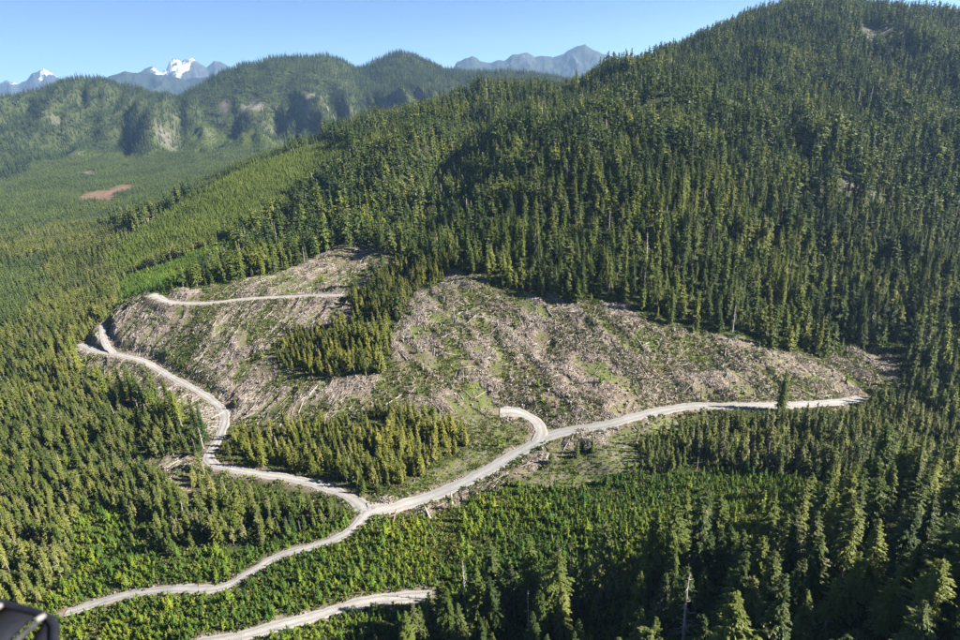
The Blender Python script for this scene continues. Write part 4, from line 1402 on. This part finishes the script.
for key, an, tl, lab in (('log1', 2.05, 0.25, 'thick grey log propped against the road bank just past the fork'), ('log2', 1.7, 0.2, 'stout grey log leaning on the bank below the east road'),
                         ('log3', 1.8, 0.9, 'white leaning pole at the edge of the enclosed stand')):
    o = lay_log(*MARKS[key], an, 9.0, tl, 0.9, 2, 1.5)
    tag(o, lab, 'log')

# ------------------------------------------------------------------ debris piles, berm and roadside rocks
def chunk_verts(g, n_, cx, rad_, sz):
    """angular stones as distorted octahedra"""
    d = g.normal(size=(n_, 2))
    rr = np.sqrt(g.random(n_))
    d = d / np.linalg.norm(d, axis=1)[:, None] * (rr * rad_)[:, None]
    return d, rr


OCT = np.array([[1, 0, 0], [0, 1, 0], [-1, 0, 0], [0, -1, 0], [0, 0, 1], [0, 0, -1]], float)
OCF = np.array([[0, 1, 4], [1, 2, 4], [2, 3, 4], [3, 0, 4], [1, 0, 5], [2, 1, 5], [3, 2, 5], [0, 3, 5]])


def stones(c, size, g):
    n_ = len(c)
    v = OCT[None] * (0.6 + 0.8 * g.random((n_, 6, 1))) * size[:, None, None] * np.array([1, 0.8, 0.65])
    a = g.random(n_) * 6.3
    ca, sa = np.cos(a)[:, None], np.sin(a)[:, None]
    vx, vy = v[..., 0] * ca - v[..., 1] * sa, v[..., 0] * sa + v[..., 1] * ca
    v = np.stack([vx, vy, v[..., 2]], -1) + c[:, None]
    f_ = (OCF[None] + (np.arange(n_) * 6)[:, None, None]).reshape(-1, 3)
    return v.reshape(-1, 3), f_, np.repeat(g.random(n_), 8)


PILES = [('pile1', 4.2, 2.0, 'wide grey rock pile beside the east road, farthest from the fork'), ('pile2', 3.4, 1.7, 'grey rock pile between landing spur and east road'),
         ('pile3', 3.2, 1.6, 'pale jumbled pile on the inside of the landing spur curve'), ('pile4', 3.4, 1.3, 'low rock heap on the lower shoulder of the east road'),
         ('pile5', 3.0, 1.2, 'loose rock heap on the bank below the east road'), ('pile6', 4.0, 1.8, 'big pale boulder heap at the fork beside the stand'),
         ('pile7', 2.6, 1.2, 'small rock pile in the crook of the landing spur'),
         ('pile8', 5.0, 3.0, 'dark rocky mound in the upper clearing, lower of a pair'), ('pile9', 5.5, 3.4, 'large dark rocky mound at the head of the upper clearing'),
         ('pile10', 3.6, 1.8, 'rock heap just above the upper gravel road'), ('pile11', 4.2, 2.2, 'rock heap under the forest edge of the main cut block'),
         ('pile12', 3.8, 1.8, 'lone rock heap amid slash of the main cut block')]
for key, pr, ph, lab in PILES:
    g = np.random.default_rng(sum(map(ord, key)))
    cx, cy = MARKS[key]
    n_ = 150
    d, rr = chunk_verts(g, n_, None, pr, 0.5)
    px, py = cx + d[:, 0] * 1.5, cy + d[:, 1] * 0.8
    pz = sample(ZZ, px, py) + ph * (1 - rr) * g.uniform(0.3, 1.0, n_)
    zc = float(pz.mean())
    v, f_, tn = stones(np.stack([px - cx, py - cy, pz - zc], -1), g.uniform(0.25, 0.95, n_), g)
    o = link(bpy.data.objects.new('rock_pile', mesh('rock_pile', v, [f_], [M['rock']], False, {'tone': ('FACE', tn)})))
    o.location = (cx, cy, zc)
    tag(o, lab, 'rock pile', 'rock piles on the logged ground')

g = np.random.default_rng(4)
NR = 5200
sel = g.integers(0, len(RP), NR)
side = np.where(g.random(NR) < 0.5, 1, -1)
offr = RW[sel] / 2 + g.exponential(1.1, NR) + 0.2
tgp = np.vstack([np.gradient(q[2], axis=0) for q in ROADP])
tgp /= np.linalg.norm(tgp, axis=1)[:, None]
px = RP[sel, 0] - tgp[sel, 1] * offr * side
py = RP[sel, 1] + tgp[sel, 0] * offr * side
dr, _ = road_near(px, py, 12)
lump = fbm(px / 9.0, py / 9.0, 303, 3) > 0.47
ok = (dr > 0.0) & lump
px, py = px[ok], py[ok]
v, f_, tn = stones(np.stack([px, py, sample(ZZ, px, py) + 0.1], -1), (0.12 + g.exponential(0.22, len(px))).clip(0.15, 1.1), g)
o = link(bpy.data.objects.new('roadside_rocks', mesh('roadside_rocks', v, [f_], [M['rock']], False, {'tone': ('FACE', tn)})))
tag(o, 'loose pale rocks strewn along the road shoulders', 'rocks', kind='stuff')

mt, n = new_mat('rusty earth')
finish(n, ramp(n, [(0.3, (0.11, 0.055, 0.03)), (0.7, (0.22, 0.12, 0.07))], noise(n, 1.2, 4)), 0.95, 0.1, bump=noise(n, 3.0, 3))
cx, cy = MARKS['berm']
gxm, gym = np.meshgrid(np.linspace(-1, 1, 17), np.linspace(-1, 1, 9))
bz = np.clip(1 - gxm ** 4, 0, 1) * np.clip(1 - gym ** 2, 0, 1) * (0.75 + 0.5 * fbm(gxm * 5 + 9, gym * 3 + 4, 404, 3)) * 0.9
bx_, by_ = cx + gxm * 3.2, cy + gym * 1.0 + 0.25 * gxm
bzz = np.full_like(bx_, float(RZ[((RP - [cx, cy]) ** 2).sum(1).argmin()])) + 0.1 + bz
ix = np.arange(17 * 9).reshape(9, 17)
o = link(bpy.data.objects.new('earth_berm', mesh('earth_berm', np.stack([bx_ - cx, by_ - cy, bzz - bzz.min()], -1).reshape(-1, 3), [np.stack([ix[:-1, :-1], ix[:-1, 1:], ix[1:, 1:], ix[1:, :-1]], -1).reshape(-1, 4)], [mt], True)))
o.location = (cx, cy, float(bzz.min()) - 0.02)
tag(o, 'rust-brown earth berm across the lower road just below the fork', 'berm')

# ------------------------------------------------------------------ the aircraft's boarding step, below the camera
mt, n = new_mat('dark step paint')
finish(n, ramp(n, [(0.3, (0.006, 0.007, 0.011)), (0.7, (0.013, 0.014, 0.020))], noise(n, 40.0, 3)), 0.55, 0.4)
mt2, n = new_mat('worn step metal')
finish(n, ramp(n, [(0.3, (0.020, 0.021, 0.026)), (0.7, (0.055, 0.053, 0.058))], noise(n, 60.0, 4)), 0.5, 0.5)
mt3, n = new_mat('bare bolt metal')
finish(n, (0.22, 0.21, 0.20), 0.45, 0.5)
step = bpy.data.objects.new('boarding_step', None)
COL.objects.link(step)
zs = CAM[2] - 1.0
step.location = (-0.98, 0.86, zs)


def step_part(name, pts, r, mt_, sides=8):
    p = np.array([(q[0] + 0.98, q[1] - 0.86, q[2]) for q in pts], float)
    v, q = tube(p, np.full(len(p), r), sides)
    n0 = len(p) * sides
    return part(name, mesh(name, v, [q, np.arange(sides)[None, ::-1], (np.arange(sides) + n0 - sides)[None]], [mt_], True), step)


rim = [(-1.30, 1.02, 0), (-1.197, 1.001, 0), (-1.087, 0.973, 0), (-1.035, 0.958, 0), (-0.982, 0.942, 0), (-0.945, 0.926, 0), (-0.921, 0.905, 0), (-0.905, 0.880, 0), (-0.885, 0.850, 0), (-0.845, 0.79, 0), (-0.79, 0.70, 0)]
step_part('frame', rim, 0.0085, mt)
for a_, b_ in (((-1.075, 0.966, 0.004), (-1.12, 0.70, 0.004)), ((-0.958, 0.932, 0.004), (-1.005, 0.70, 0.004))):
    step_part('crossbar', [a_, ((a_[0] + b_[0]) / 2 - 0.004, (a_[1] + b_[1]) / 2, 0.006), b_], 0.0065, mt2)
    step_part('bolt', [(a_[0] + 0.004, a_[1] - 0.006, 0.008), (a_[0] - 0.001, a_[1] - 0.022, 0.013)], 0.006, mt3)


def plate(name, out):
    p = np.array([(q[0] + 0.98, q[1] - 0.86, 0.0) for q in out], float)
    k = len(p)
    v = np.vstack([p, p - [0, 0, 0.006]])
    ii = np.arange(k)
    sd = np.stack([ii, (ii + 1) % k, (ii + 1) % k + k, ii + k], -1)
    return part(name, mesh(name, v, [ii[None, ::-1], (ii + k)[None], sd], [mt]), step)


plate('tread_panel', [(-1.075, 0.966), (-0.985, 0.940), (-1.015, 0.80), (-1.04, 0.70), (-1.10, 0.70)][:5])
plate('tread_panel', [(-0.955, 0.926), (-0.925, 0.902), (-0.895, 0.86), (-0.86, 0.80), (-0.82, 0.70), (-0.90, 0.70), (-0.94, 0.82)])
plate('tread_panel', [(-1.26, 1.005), (-1.10, 0.970), (-1.13, 0.80), (-1.14, 0.70), (-1.26, 0.70)])
step_part('strut', [(-1.26, 0.72, -0.01), (-1.42, 0.55, 0.05), (-1.5, 0.3, 0.2)], 0.018, mt)
tag(step, 'dark metal boarding step of the aircraft hanging over the valley', 'step')

# ------------------------------------------------------------------ haze
lo = float(min(gv[:, 2].min(), 0)) - 1.0
hv = np.array([[-17000, -1200, lo], [17000, -1200, lo], [17000, 16500, lo], [-17000, 16500, lo]], float)
hv = np.vstack([hv, hv + [0, 0, 1480 - lo]])
hf = np.array([[3, 2, 1, 0], [4, 5, 6, 7], [0, 1, 5, 4], [1, 2, 6, 5], [2, 3, 7, 6], [3, 0, 4, 7]])
mt = bpy.data.materials.new('haze')
mt.use_nodes = True
n = mt.node_tree
n.nodes.clear()
out = n.nodes.new('ShaderNodeOutputMaterial')
pv = n.nodes.new('ShaderNodeVolumePrincipled')
pv.inputs['Color'].default_value = (0.36, 0.61, 1.0, 1)
pv.inputs['Density'].default_value = 4.0e-5
pv.inputs['Anisotropy'].default_value = 0.2
n.links.new(pv.outputs[0], out.inputs['Volume'])
hz_ = link(bpy.data.objects.new('haze', mesh('haze', hv, [hf], [mt])))
tag(hz_, 'thin blue haze filling the valley air', 'haze', kind='stuff')
